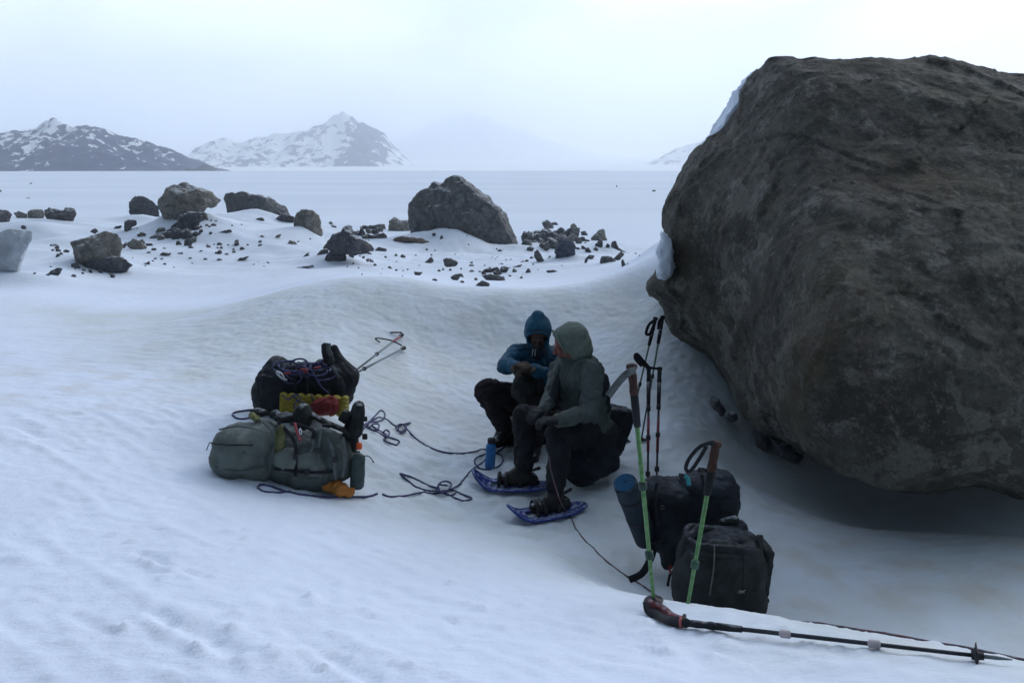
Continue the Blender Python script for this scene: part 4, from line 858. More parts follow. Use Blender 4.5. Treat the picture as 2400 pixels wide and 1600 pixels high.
tube(catmull([A1(855, 785, YB-.15), A1(865, 830, YB-.17), A1(880, 870, YB-.18), A1(903, 930, YB-.18)], 4), .0075, 8, flat=.5).obj('shaft', PINK, ax)
tube(catmull([A1(895, 830, YB-.18), A1(910, 850, YB-.18), A1(905, 880, YB-.18), A1(893, 860, YB-.18), A1(895, 830, YB-.18)], 4), .0035, 6).obj('carabiner', STEEL, ax)

# ---- the black pack with the yellow mat
YC = 4.98
p2 = thing('backpack', (A1(930, 700, YC).x, YC, gz(A1(930, 700, YC).x, YC)), 'black backpack behind the sage green one, with rope on top and a yellow mat', 'backpack', 'backpacks around the resting people')
blob('body', [box(A1(880, 520, YC), (.50, .32, .30), rotm(0, 4, 0), .12), ell(A1(650, 560, YC), (.10, .14, .15)), ell(A1(720, 400, YC), (.09, .12, .12)), ell(A1(1130, 470, YC), (.17, .16, .16)), ell(A1(1210, 480, YC), (.095, .15, .17))], FAB_BLACK, p2, .012, 5, .012, 7)
blob('lid', [ell(A1(730, 340, YC), (.065, .10, .06)), ell(A1(780, 370, YC-.05), (.075, .08, .05)), ell(A1(900, 370, YC), (.13, .12, .05))], FAB_CHAR, p2, .010, 3, .012, 10)
blob('hip_belt', [cap(A1(1250, 420, YC), .10, A1(1190, 310, YC), .06), cap(A1(1190, 310, YC), .055, A1(1170, 195, YC), .032)], FAB_BLACK, p2, .009, 3, .004, 10)
blob('shoulder_strap', [cap(A1(1130, 300, YC-.06), .038, A1(1100, 180, YC-.06), .028)], FAB_CHAR, p2, .008, 2, .004, 10)
strap([A1(1125, 150, YC-.09), A1(1125, 200, YC-.095), A1(1150, 250, YC-.10)], .03, .004, (0, -1, 0)).obj('strap', WEB_G, p2)
strap([A1(1150, 330, YC-.15), A1(1180, 380, YC-.165), A1(1210, 430, YC-.16)], .02, .004, (0, -1, 0)).obj('strap', WEB_G, p2)
strap([A1(850, 330, YC-.12), A1(860, 450, YC-.17), A1(850, 600, YC-.20), A1(860, 680, YC-.19)], .018, .004, (0, -1, .2)).obj('strap', WEB, p2)
strap([A1(985, 340, YC-.12), A1(960, 450, YC-.17), A1(960, 600, YC-.21), A1(955, 700, YC-.19)], .018, .004, (0, -1, .2)).obj('strap', WEB, p2)
def accordion(c0, c1, w, h, n, folds=5):
    c0, c1 = Vector(c0), Vector(c1); d = (c1-c0); t = d.normalized(); up = Vector((0, .25, 1)).normalized(); nn = t.cross(up)
    mb = MB()
    for k in range(folds):      # stacked leaves with egg-crate edges
        z = (k-(folds-1)/2)*h/folds; pts = []
        N_ = 34
        for i in range(N_+1):
            s = i/N_; pts.append(c0 + d*s + up*(z + .010*math.sin(s*math.pi*15)) + nn*(.006*math.sin(s*math.pi*15+1)))
        V = []; Fc = []
        for i, p in enumerate(pts):
            th = h/folds*.46; ww = w*(1+.04*math.sin(i*2.4+k))
            for (a, b) in ((-.5, -1), (-.35, -1.1), (.35, -1.1), (.5, -1), (.5, 1), (.35, 1.1), (-.35, 1.1), (-.5, 1)): V.append(p + nn*a*ww + up*b*th)
        for i in range(N_):
            for j in range(8): Fc.append((i*8+j, i*8+(j+1) % 8, (i+1)*8+(j+1) % 8, (i+1)*8+j))
        Fc.append(tuple(range(8))[::-1]); Fc.append(tuple(N_*8+j for j in range(8))); mb.add(V, Fc)
    return mb
o = accordion(A1(755, 625, YC-.20), A1(1275, 655, YC-.20), .11, .115, 5).obj('foam_mat', YELLOW); tag(o, 'yellow folded foam mat strapped to the front of the black backpack', 'foam mat')
o = blob('red_bag', [ell(A1(1095, 655, YC-.29), (.088, .045, .055)), ell(A1(1050, 690, YC-.29), (.05, .04, .03)), ell(A1(1150, 650, YC-.28), (.045, .04, .062))], RED, None, .007, 3, .008, 12); tag(o, 'red soft bag tied over the yellow foam mat', 'bag')
mb = MB()
for pts in ([(755,560),(800,600),(860,560),(900,590),(850,640),(870,690)], [(985,560),(1000,620),(960,660),(1010,700)], [(840,560),(880,610),(930,620)]):
    tube(catmull([A1(x, y, YC-.275 + .02*math.sin(i)) for i, (x, y) in enumerate(pts)], 6), .004, 6, mb)
mb.obj('lashing_cord', ROPE, p2)
# coils of rope on top of it
mb = MB(); rr2 = random.Random(8)
for k in range(9):
    cx, cy = rr2.uniform(760, 1080), rr2.uniform(330, 420); a_, b_ = rr2.uniform(70, 150), rr2.uniform(30, 70)
    pts = [A1(cx + a_*math.cos(t), cy + b_*math.sin(t), YC - .13 - .05*math.sin(t) + rr2.uniform(-.01, .01)) for t in [i*math.pi/5 + k for i in range(9)]]
    tube(catmull(pts, 5), .0055, 7, mb)
tube(catmull([A1(820, 320, YC-.1), A1(840, 290, YC-.1), A1(890, 275, YC-.1), A1(940, 285, YC-.1), A1(970, 330, YC-.12), A1(1010, 400, YC-.17), A1(1070, 500, YC-.2), A1(1130, 550, YC-.2)], 6), .006, 7, mb)
tube(catmull([A1(1040, 330, YC-.1), A1(1060, 300, YC-.1), A1(1090, 275, YC-.08)], 6), .005, 7, mb)
o = mb.obj('climbing_rope', ROPE); tag(o, 'coiled purple rope heaped on the lid of the black backpack', 'rope', 'ropes')
mb = MB()
for pts in ([(770,395),(820,385)], [(900,355),(960,365)], [(1010,350),(1060,340)], [(925,375),(960,380)]): tube([A1(x, y, YC-.185) for x, y in pts], .007, 7, mb)
o = mb.obj('quickdraw', PINK); tag(o, 'pink-red slings and clips tangled in the rope on the black backpack', 'climbing gear')
ring = [A1(740 + 20*math.cos(t) + 25*math.sin(t), 405 + 30*math.sin(t), YC-.20) for t in [i*math.pi/5 for i in range(11)]]
mb = tube(catmull(ring, 3), .004, 6); tube(catmull([A1(x, y, YC-.2) for x, y in [(725,380),(735,410),(760,425),(795,445),(770,440),(745,430)]], 4), .004, 6, mb)
o = mb.obj('carabiner', STEEL); tag(o, 'bright steel carabiner hanging on the front of the black backpack', 'carabiner')

# ---- trekking poles
def pole(a, b, mshaft, label, grip_m=GRIP, top_m=None, r=.0085, grip=.20, bands=(), basket=None, strap_pts=None, upper=None, group='trekking poles', tip=True, gm=1.0, strap_m=WEB, strap_w=.022, bm_=BLK):
    """a: top of the handle, b: tip"""
    a, b = Vector(a), Vector(b); d = (b-a); Lh = d.length; t = d/Lh
    o = thing('trekking_pole', b, label, 'trekking pole', group)
    tube([a + t*grip*.9, b - t*(basket or .02)], [r, r*.78], 10).obj('shaft', mshaft, o)
    if upper: tube([a+t*upper[0], a+t*upper[1]], r*1.12, 10).obj('upper_shaft', upper[2], o)
    lathe(a, t, [(.010*gm, -.004), (.019*gm, .0), (.020*gm, .012), (.014*gm, .022), (.0155*gm, .05), (.014*gm, .075), (.0165*gm, .10), (.013*gm, .12)], 16).obj('handle', top_m or grip_m, o)
    if grip > .125: lathe(a + t*.115, t, [(.0145*gm, 0), (.0145*gm, (grip-.115)*.5), (.0125*gm, grip-.115)], 14).obj('grip', grip_m, o)
    for s in bands: lathe(a + t*Lh*s, t, [(r*1.1, -.018), (r*1.7, -.014), (r*1.7, .014), (r*1.1, .018)], 12).obj('clamp', bm_, o)
    lathe(b - t*(basket or .02), t, [(r*.8, 0), (r*.75, (basket or .02)*.6), (.0018, (basket or .02)+.004)], 10).obj('tip', GREYSH if 'GREYSH' in globals() else BLK, o)
    if basket is not None:
        c = a + t*(Lh-basket)
        lathe(c, t, [(.012, -.012), (.014, -.004), (.036, 0), (.038, .003), (.012, .006), (.010, .02)], 20).obj('basket', BLK, o)
    if strap_pts: strap(strap_pts, strap_w, .004, (0, -1, 0)).obj('strap', strap_m, o)
    return o
GREEN = mat('bright green shaft', (.14, .27, .11), .6, .0006, 200, var=.25, vscale=60, dust=.35, col2=(.08, .18, .07))
DARKSH = mat('black carbon shaft', (.022, .027, .035), .5, 0, var=.15)
REDSH = mat('dark red shaft', (.16, .018, .03), .5, 0, var=.1)
GREYSH = mat('grey shaft', (.14, .17, .18), .5, 0, var=.1)
GREENDK = mat('dull green shaft', (.05, .11, .075), .5, 0, var=.2)
b1 = hit(*K3(318, 1466)); 
pole(A3(212, 285, b1.y+.02), b1 + Vector((0.006, 0, -.02)), GREEN, 'bright green pole standing left of the two green poles, strap swung left', GRIP, CORK, .0095, .235, (.485, .775), .03, [A3(232, 312, b1.y), A3(195, 325, b1.y-.02), A3(150, 370, b1.y-.02), A3(97, 440, b1.y-.01)], gm=1.05, strap_m=WEB_G, strap_w=.026, bm_=mat('dark clamp', (.03, .06, .045), .5))
bp_ = bpy.context.scene.collection.objects[-1]
b2 = hit(*K3(486, 1472)); b2.z -= .05; 
pole(A3(634, 668, b2.y+.04), b2, GREEN, 'green pole leaning right in front of the open backpack, lower of two', GRIP, CORK, .0095, .21, (.70,), None, [A3(625, 668, b2.y), A3(555, 690, b2.y), A3(500, 750, b2.y), A3(482, 800, b2.y), A3(505, 812, b2.y), A3(550, 750, b2.y), A3(585, 690, b2.y)], gm=1.15, strap_w=.014, bm_=GREENDK)
# a little snow lip thrown up round the foot of the left pole is part of the ground bumps
bA = hit(*K3(186, 672)); bB = hit(*K3(260, 668))
pole(A3(332, 52, 6.25), bA, GREENDK, 'dark pole leaning on the boulder with its tip farthest left of four', r=.0075, grip=.24, bands=(.55,), basket=.01, strap_pts=[A3(335, 60, 6.2), A3(300, 85, 6.15), A3(285, 130, 6.15), A3(305, 130, 6.15), A3(325, 80, 6.2)])
pole(A3(368, 45, 6.25), bB, GREENDK, 'dark pole leaning on the boulder, its handle highest of four under the rock nose', r=.0075, grip=.24, bands=(.5,), basket=.01, strap_pts=[A3(368, 50, 6.2), A3(350, 70, 6.2), A3(345, 110, 6.2)])
bC = hit(*K3(293, 880)); bD = hit(*K3(337, 855))
pole(A3(298, 298, 5.5), bC, DARKSH, 'black and dark red pole left of its twin, its strap sticking up', r=.009, grip=.30, upper=(.38, .62, REDSH), bands=(.37, .62, .92), strap_pts=[A3(296, 300, 5.45), A3(270, 270, 5.4), A3(238, 235, 5.4), A3(235, 255, 5.4), A3(265, 290, 5.42)], strap_w=.03)
pole(A3(352, 300, 5.5), bD, DARKSH, 'black and dark red pole right of its twin, behind the navy pack', r=.009, grip=.30, upper=(.38, .62, REDSH), bands=(.37, .62, .92), strap_pts=[A3(352, 305, 5.45), A3(310, 300, 5.4), A3(250, 282, 5.4)], strap_w=.016)
h1 = hit(*K1(1712, 100)); h1.z += .02; e1 = A1(1300, 400, YC+.12)
pole(h1, e1, GREYSH, 'grey pole with a red upper half, lying upper of two behind the black backpack', r=.009, grip=.13, upper=(.13, .62, PINK), bands=(.58,), strap_pts=[h1 + Vector((.0, 0, .02)), h1 + Vector((-.10, 0, .02)), h1 + Vector((-.155, 0, .0)), h1 + Vector((-.06, 0, -.03))], strap_w=.014)
h2 = hit(*K1(1730, 222)); h2.z += .03; e2 = A1(1300, 412, YC+.12)
pole(h2, e2, GREYSH, 'plain grey pole with a black handle, lying lower of two behind the black backpack', r=.009, grip=.16, bands=(.8,), strap_pts=[h2 + Vector((-.02, 0, .02)), h2 + Vector((-.12, 0, .07)), h2 + Vector((-.26, 0, .09)), h2 + Vector((-.22, 0, .05))], strap_w=.012)
g1 = on(*K8(508, 535), .016); g2 = on(*K8(2275, 744), .020)
o = pole(g1, g2, DARKSH, 'dark pole lying flat on the snow rim with a red and black strap', r=.0075, grip=.20, bands=(.355, .63), basket=.085, gm=.85, bm_=mat('frosted clamp', (.42, .37, .38), .6, .001, 200))
sp = [on(*K8(500, 530), .02), on(*K8(450, 500), .02), on(*K8(400, 475), .022), on(*K8(345, 447), .024), on(*K8(315, 432), .03)]
strap(sp, .030, .006, (0, -.9, .5)).obj('strap', mat('red strap', (.11, .02, .025), .8, .001, 200, dust=.3), o)
sp = [on(*K8(490, 530), .012), on(*K8(430, 508), .012), on(*K8(370, 486), .012), on(*K8(328, 462), .015), on(*K8(316, 440), .03)]
strap(sp, .036, .005, (0, -.7, .7)).obj('strap', WEB, o)
blob('toggle', [cap(on(*K8(512, 515), .01), .006, on(*K8(516, 492), .015), .008)], BLK, o, .004, 1)
lathe(g1 - (g2-g1).normalized()*.012, (g2-g1), [(.010, 0), (.019, .003), (.019, .008), (.013, .012)], 14).obj('collar', mat('red collar', (.4, .1, .09), .5), o)

# ---- packs on the right
YD = 4.0
p4 = thing('backpack', (A3(500, 1100, YD).x, YD, gz(A3(500, 1100, YD).x, YD)), 'navy black backpack with a blue rolled mat standing at its left end', 'backpack', 'backpacks around the resting people')
blob('body', [box(A3(500, 985, YD), (.48, .30, .28), rotm(0, -3, 0), .11), ell(A3(620, 940, YD), (.14, .15, .155)), ell(A3(340, 960, YD), (.11, .14, .13)), ell(A3(450, 1120, YD-.05), (.19, .16, .12)), ell(A3(330, 1080, YD-.02), (.08, .12, .13))], FAB_NAVY, p4, .011, 5, .010, 7)
blob('lid', [ell(A3(590, 880, YD-.02), (.15, .14, .07), rotm(0, 0, 0)), ell(A3(650, 915, YD-.02), (.09, .12, .09))], FAB_NAVY, p4, .010, 5, .005, 5)
blob('pouch', [ell(A3(395, 1230, YD-.12), (.045, .05, .085)), ell(A3(420, 1180, YD-.12), (.05, .05, .06))], FAB_CHAR, p4, .008, 3, .006, 10)
strap([A3(330, 1170, YD-.13), A3(310, 1240, YD-.17), A3(265, 1320, YD-.2), A3(200, 1352, YD-.2)], .036, .005, (0, -1, .2)).obj('hip_belt', WEB, p4)
strap([A3(475, 838, YD-.13), A3(492, 850, YD-.15), A3(497, 885, YD-.165)], .022, .004, (0, -1, .2)).obj('tape', TEAL, p4)
strap([A3(245, 1155, YD-.12), A3(290, 1175, YD-.15), A3(340, 1165, YD-.17), A3(390, 1150, YD-.19)], .012, .004, (0, -1, .3)).obj('strap', WEB, p4)
for q in ([(340,870),(330,960),(345,1080)], [(560,830),(575,930),(560,1060)]): strap([A3(x, y, YD-.165-.01*i) for i, (x, y) in enumerate(q)], .018, .004, (0, -1, 0)).obj('strap', WEB, p4)
tube([A3(365 + 9*math.cos(t), 993 + 9*math.sin(t), YD-.185) for t in [i*math.pi/5 for i in range(11)]], .0022, 6).obj('ring', WEB_G, p4)
tube(catmull([A3(410, 1280, YD-.18), A3(400, 1300, YD-.18), A3(412, 1320, YD-.18)], 3), .006, 6).obj('red_cord', RED, p4)
strap([A3(405, 1320, YD-.18), A3(395, 1365, YD-.18), A3(390, 1408, YD-.18)], .014, .003, (0, -1, 0)).obj('strap', WEB, p4)
strap([A3(545, 820, YD), A3(550, 800, YD), A3(585, 808, YD), A3(590, 830, YD)], .02, .006, (1, 0, 0)).obj('haul_loop', WEB, p4)
strap([A3(455, 845, YD), A3(452, 828, YD), A3(485, 838, YD)], .02, .006, (1, 0, 0)).obj('haul_loop', WEB, p4)
# blue roll: a spiral of foam
t0_ = A3(180, 872, 3.70); t1_ = A3(285, 1150, 3.92)
ax_ = (t1_-t0_).normalized()
rl = thing('sleeping_mat', t1_, 'rolled dark blue sleeping mat strapped upright to the left end of the navy backpack', 'sleeping mat')
lathe(t0_, ax_, [(.052, .004), (.058, 0.0), (.060, .01), (.060, .25), (.061, .30), (.060, (t1_-t0_).length)], 36).obj('roll', mat('mat cover', (.017, .028, .040), .8, .001, 120, var=.2, dust=.2), rl)
h_ = Vector((1, 0, 0)); n_ = (h_-ax_*h_.dot(ax_)).normalized(); b_ = ax_.cross(n_)
sp_ = [t0_ - ax_*.003 + (n_*math.cos(a)+b_*math.sin(a))*(.006+.0078*a/(2*math.pi)) for a in [i*.3 for i in range(int(2*math.pi*6/.3))]]
strap(sp_, .010, .0052, None, n=0).obj('foam_spiral', BLUE_M, rl) if False else tube(sp_, .0036, 6).obj('foam_spiral', BLUE_M, rl)
lathe(t0_ + ax_*.10, ax_, [(.0605, 0), (.0625, .002), (.0625, .02), (.0605, .022)], 30).obj('strap', WEB, rl)
lathe(t0_ + ax_*.27, ax_, [(.0605, 0), (.0625, .002), (.0625, .02), (.0605, .022)], 30).obj('strap', WEB, rl)

YE = 3.50
p5 = thing('backpack', (A3(650, 1350, YE).x, YE, gz(A3(650, 1350, YE).x, YE)), 'open charcoal backpack standing right behind the snow rim and the green poles', 'backpack', 'backpacks around the resting people')
blob('body', [box(A3(655, 1330, YE), (.40, .27, .38), rotm(3, -3, 4), .115), ell(A3(775, 1290, YE), (.105, .13, .17)), ell(A3(500, 1330, YE), (.08, .12, .15)), ell(A3(650, 1300, YE-.06), (.15, .10, .15)), box(A3(640, 1420, YE), (.42, .27, .18), None, .07)], FAB_CHAR, p5, .010, 8, .012, 5)
# rolled rim of the open mouth
mouth = []
for i in range(25):
    t = i*2*math.pi/24; c = A3(660, 1150, YE); mouth.append(c + Vector((.165*math.cos(t), .12*math.sin(t), .012*math.sin(3*t) + .02*math.cos(t)*-1)))
tube(catmull(mouth, 3), .017, 9).obj('collar', FAB_BLACK, p5)
tube(catmull([m_ + Vector((0, 0, -.03)) for m_ in mouth], 3), .020, 9).obj('collar', FAB_CHAR, p5)
blob('shoulder_strap', [cap(A3(470, 1260, YE-.02), .022, A3(490, 1150, YE-.02), .022), cap(A3(490, 1150, YE-.02), .022, A3(545, 1095, YE+.02), .02), cap(A3(545, 1095, YE+.02), .02, A3(610, 1105, YE+.05), .02)], FAB_BLACK, p5, .007, 2, .003, 12)
blob('shoulder_strap', [cap(A3(665, 1120, YE+.12), .022, A3(670, 1070, YE+.12), .022), cap(A3(670, 1070, YE+.12), .024, A3(725, 1058, YE+.12), .024), cap(A3(725, 1058, YE+.12), .022, A3(745, 1110, YE+.12), .02)], FOAM, p5, .007, 2, .003, 12)
blob('stuffed_gear', [ell(A3(745, 1100, YE+.12), (.05, .05, .045)), ell(A3(650, 1135, YE+.03), (.14, .10, .03))], FAB_NAVY, p5, .008, 5, .004, 7)
blob('side_pocket', [box(A3(860, 1300, YE+.02), (.05, .16, .26), rotm(0, 4, 0), .02)], FAB_CHAR, p5, .008, 3, .006, 9)
strap([A3(835, 1150, YE-.05), A3(868, 1230, YE-.05), A3(880, 1320, YE-.05), A3(858, 1400, YE-.06)], .018, .005, (1, -.3, 0)).obj('compression_strap', WEB, p5)
blob('buckle', [box(A3(850, 1145, YE-.04), (.03, .02, .03), None, .005), box(A3(872, 1455, YE-.04), (.045, .02, .022), None, .006)], BLK, p5, .004, 1)
strap([A3(855, 1460, YE-.05), A3(862, 1490, YE-.05), A3(872, 1520, YE-.05)], .014, .004, (1, 0, 0)).obj('strap', WEB, p5)
strap([A3(625, 1180, YE-.155), A3(620, 1300, YE-.175), A3(600, 1430, YE-.165)], .006, .003, (0, -1, 0)).obj('seam', WEB_G, p5)
strap([A3(760, 1190, YE-.14), A3(770, 1300, YE-.155), A3(765, 1430, YE-.15)], .006, .003, (0, -1, 0)).obj('seam', WEB, p5)
mb = MB()
for q in ([(742,1415),(755,1405),(765,1412),(778,1402)], [(750,1420),(765,1410),(772,1418)]): tube([A3(x, y, YE-.175) for x, y in q], .002, 5, mb)
mb.obj('emblem', mat('pale print', (.3, .32, .32), .8), p5)

# ---- bottle by the people
bb = hit(1148, 1098)
wb = thing('water_bottle', bb, 'bright blue metal bottle with a black lid standing by the snowshoes', 'bottle', 'drinking bottles')
BLUE_B = mat('blue enamel', (.035, .17, .42), .45, 0, var=.12, vscale=20)
tl = Vector((.06, 0, 1)).normalized()
lathe(bb - tl*.015, tl, [(.028, 0), (.034, .006), (.0355, .02), (.0355, .17), (.034, .182), (.026, .195), (.023, .20)], 26).obj('bottle', BLUE_B, wb)
lathe(bb + tl*.184, tl, [(.024, 0), (.027, .003), (.027, .028), (.024, .034), (.012, .036)], 22).obj('lid', BLK, wb)

# ---- ropes lying on the snow
def rope_on(paths, name, m, label, r=.0058, group='ropes'):
    mb = MB()
    for pts in paths:
        q = [p if isinstance(p, Vector) else on(p[0], p[1], r*.7 + (p[2] if len(p) > 2 else 0)) for p in pts]
        c = catmull(q, 7)
        for i, p in enumerate(c):
            if not isinstance(pts[min(len(pts)-1, i//7)], Vector) : p.z = max(p.z, gz(p.x, p.y) + r*.2)
        tube(c, r, 8, mb)
    o = mb.obj(name, m); tag(o, label, 'rope', group); return o
rope_on([[(848,1012),(862,995),(880,975),(893,965),(902,972),(899,984),(885,990),(868,992),(862,1000)],
         [(850,1000),(880,985),(905,985),(925,998),(940,1000),(962,994,.004),(952,1003,.008),(950,1014,.006),(938,1018,.008),(934,1008,.01),(945,1000,.012),(955,1008),(975,1030),(1000,1047),(1035,1060),(1075,1064),(1110,1061),(1150,1052),(1185,1040),(1200,1030)],
         [(855,1003),(880,1012),(900,1022),(925,1030),(936,1037),(930,1044),(915,1042),(900,1034),(905,1024),(880,1008),(872,1000)],
         [(928,1012,.02),(936,1006,.025),(946,1006,.025),(950,1012,.02),(942,1019,.02),(930,1016,.02)],
         [(898,1022,.02),(905,1016,.02),(913,1022,.02),(908,1032,.02),(899,1030,.02)],
         [(866,1012,.02),(875,1003,.025),(888,1004,.02),(886,1014,.02),(872,1016,.02)]],
        'rope', ROPE, 'purple-blue rope with loops and knots from the left packs to the people')
rope_on([[(604,970),(585,982),(560,984),(546,975),(550,968),(575,964),(600,964)]], 'rope', ROPE, 'single loop of blue-grey rope sticking out left between the two left packs', .006)
rope_on([[(680,1152),(655,1158),(622,1155),(605,1146),(612,1141),(640,1144),(675,1154),(720,1163),(780,1169),(830,1169),(862,1165),(884,1159)]], 'rope', ROPE, 'dark rope with a bight lying along the snow below the sage green backpack', .0065)
rope_on([[(897,1161),(915,1165),(950,1164),(985,1160),(1015,1158),(1040,1160,.006),(1062,1166),(1085,1175),(1102,1176),(1104,1168),(1085,1160),(1060,1152),(1035,1156,.01)],
         [(1030,1150,.01),(1005,1140),(985,1130),(965,1120),(945,1113),(938,1112),(942,1120),(958,1132),(975,1142),(1000,1150),(1030,1158,.012),(1055,1165),(1070,1158,.01)],
         [(1022,1160,.02),(1030,1143,.025),(1045,1136,.02),(1058,1145,.02),(1050,1160,.025),(1035,1166,.02),(1028,1152,.03),(1048,1150,.03)],
         [(1048,1158,.01),(1075,1140),(1092,1118),(1108,1100),(1130,1085),(1160,1065),(1180,1050),(1196,1036)],
         [(1125,1100),(1115,1092),(1113,1078),(1128,1068),(1150,1064),(1172,1068),(1178,1082),(1168,1096),(1145,1103),(1125,1100)]],
        'rope', ROPE, 'purple-blue rope with a big knot and open bights in front of the blue bottle')
c0 = P(1287, 1068, 4.52)
rope_on([[c0, P(1291, 1100, 4.48), P(1302, 1140, 4.42), P(1316, 1180, 4.36), (1332,1208), (1350,1240), (1372,1268), (1400,1298), (1432,1326), (1468,1350), (1500,1372), (1528,1392), (1545,1400,-.01)]],
        'rope', ROPE2, 'thin grey-red rope running from the seated people down to the left green pole', .0042)
rim_ = []
for u_ in range(1780, 2520, 60):
    v_ = np.interp(u_, [1710, 1913, 2000, 2100, 2200, 2300, 2400, 2520], [1426, 1459, 1470, 1487, 1503, 1523, 1547, 1570]); y_ = np.interp(u_, [1500, 1700, 1900, 2150, 2400, 2520], [2.93, 2.77, 2.60, 2.38, 2.16, 2.05])
    p_ = P(u_, v_, y_); p_.z = gz(p_.x, p_.y) + (.004 if u_ > 1860 else -.012) + .003*math.sin(u_*.05); rim_.append(p_)
rope_on([rim_], 'rope', ROPE2, 'grey-red rope lying along the crest of the snow rim at the lower right', .0052)
# ------------------------------------------------------------------ people
SKIN = mat('wind reddened skin', (.19, .07, .06), .6, .0005, 200, var=.12, vscale=20)
SKIN2 = mat('shaded skin', (.085, .05, .042), .6, .0005, 200, var=.1, vscale=20)
JK_BLUE = mat('teal blue shell', (.010, .075, .135), .7, .001, 150, var=.15, vscale=7)
JK_BLUE_D = mat('dark blue shell', (.010, .055, .10), .7, .001, 150, var=.15, vscale=7)
JK_GREY = mat('grey green shell', (.062, .080, .076), .75, .001, 150, var=.14, vscale=7)
HOOD_G = mat('pale green hood', (.115, .145, .122), .8, .001, 150, var=.12, vscale=7)
JK_BLK = mat('black shell panel', (.014, .017, .022), .8, .001, 150, var=.2)
TRS = mat('black trousers', (.012, .014, .018), .85, .001, 150, var=.25, vscale=8)
TRS2 = mat('maroon black trousers', (.017, .012, .016), .85, .001, 150, var=.25, vscale=8)
GLV = mat('brown leather glove', (.055, .04, .03), .8, .001, 120, var=.3)
GLVB = mat('black glove', (.014, .015, .017), .8, .001, 120, var=.3)
BOOT = mat('dark boot leather', (.022, .020, .018), .6, .002, 80, var=.4, vscale=14, dust=.5)
SOLE = mat('boot sole', (.01, .01, .011), .8)
DARKGREY = mat('dark grey cloth', (.030, .032, .034), .85, .001, 120, var=.3)

def head_prims(c, f, up, s=1.0):
    f = Vector(f).normalized(); up = Vector(up); r = f.cross(up).normalized(); up = r.cross(f).normalized()
    M = Matrix((r, f, up)).transposed()
    def w(x, y, z): return Vector(c) + (r*x + f*y + up*z)*s
    e = lambda x, y, z, a, b, q: ell(w(x, y, z), (a*s, b*s, q*s), M)
    return [e(0, -.012, .03, .074, .092, .085), e(0, .012, -.02, .062, .072, .075), e(0, .045, -.075, .034, .032, .03), e(0, .02, -.06, .052, .05, .045),
            e(0, .079, .022, .052, .012, .010), cap(w(0, .084, .015), .008*s, w(0, .105, -.022), .0125*s), e(.012, .093, -.026, .010, .011, .008), e(-.012, .093, -.026, .010, .011, .008),
            e(0, .082, -.047, .024, .010, .005), e(0, .080, -.058, .020, .010, .006), e(.035, .066, -.02, .020, .016, .022), e(-.035, .066, -.02, .020, .016, .022),
            e(.030, .074, .006, .013, .010, .009), e(-.030, .074, .006, .013, .010, .009),
            e(.077, -.005, -.005, .010, .018, .030), e(-.077, -.005, -.005, .010, .018, .030)], w, M
def hand_prims(wrist, d, palm_n, side, curl=.6, s=1.0):
    """a gloved hand: palm, four bent fingers and a thumb"""
    d = Vector(d).normalized(); n = Vector(palm_n); n = (n - d*n.dot(d)).normalized(); l = d.cross(n)*side
    w = Vector(wrist); out = [cap(w - d*.03, .027, w + d*.015, .026), ('box', w + d*.055*s, Vector((.080, .085, .034))*s, Matrix((l, d, n)).transposed(), .014)]
    for k, (off, L_) in enumerate(((-.030, .066), (-.010, .076), (.010, .072), (.030, .056))):
        p = w + d*.092*s + l*off*s; a = 0
        for j, fr in enumerate((.45, .32, .27)):
            a += curl*(.55 + .5*j*.6); q = p + (d*math.cos(a) + n*math.sin(a))*L_*fr*s
            out.append(cap(p, (.0112-.0010*j)*s, q, (.0106-.0010*j)*s)); p = q
    p = w + d*.030*s - l*.034*s; q = p + (d*.6 - l*.7 + n*.35).normalized()*.034*s; t = q + (d*.85 - l*.1 + n*.5).normalized()*.030*s
    out += [cap(p, .0155*s, q, .0125*s), cap(q, .0125*s, t, .0105*s)]
    return out
def limb(*pr):
    return [cap(pr[i][0], pr[i][1], pr[i+1][0], pr[i+1][1]) for i in range(len(pr)-1)]
def boot(parent, ankle, toe_dir, name='boot'):
    d = Vector(toe_dir); d.z = 0; d.normalize(); a = Vector(ankle); u = Vector((0, 0, 1))
    g = a - u*.085
    side = d.cross(u); M = Matrix((side, d, u)).transposed()
    b = blob(name, [cap(a + u*.06, .052, a - u*.02, .050), ('box', g + d*.015 + u*.025, Vector((.085, .17, .07)), M, .03), ell(g + d*.10 + u*.022, (.046, .075, .036), M), ell(g - d*.05 + u*.02, (.040, .045, .045), M), cap(a, .050, g + d*.09 + u*.03, .038)], BOOT, parent, .007, 2, .004, 16)
    mb = MB(); pts = []
    for i in range(24):
        t = i*2*math.pi/24; yy = math.cos(t); ww = .046*(1.0 if yy > 0 else .85)
        pts.append(g + d*(.03+.135*yy) + side*ww*math.sin(t) - u*.013)
    V = pts + [p + u*.022 for p in pts]; Fc = [(i, (i+1) % 24, 24+(i+1) % 24, 24+i) for i in range(24)] + [tuple(range(24))[::-1], tuple(range(24, 48))]
    mb.add(V, Fc); mb.obj('sole', SOLE, b)
    lb = MB()
    for k in range(4):
        c = g + d*(.035+.022*k) + u*(.085-.014*k); tube([c - side*.026, c + u*.010, c + side*.026], .0035, 6, lb)
    lb.obj('laces', WEB_G, b)
    return b
SH_BLUE = mat('blue snowshoe plastic', (.022, .045, .23), .5, .001, 80, var=.15, vscale=20, dust=.5)
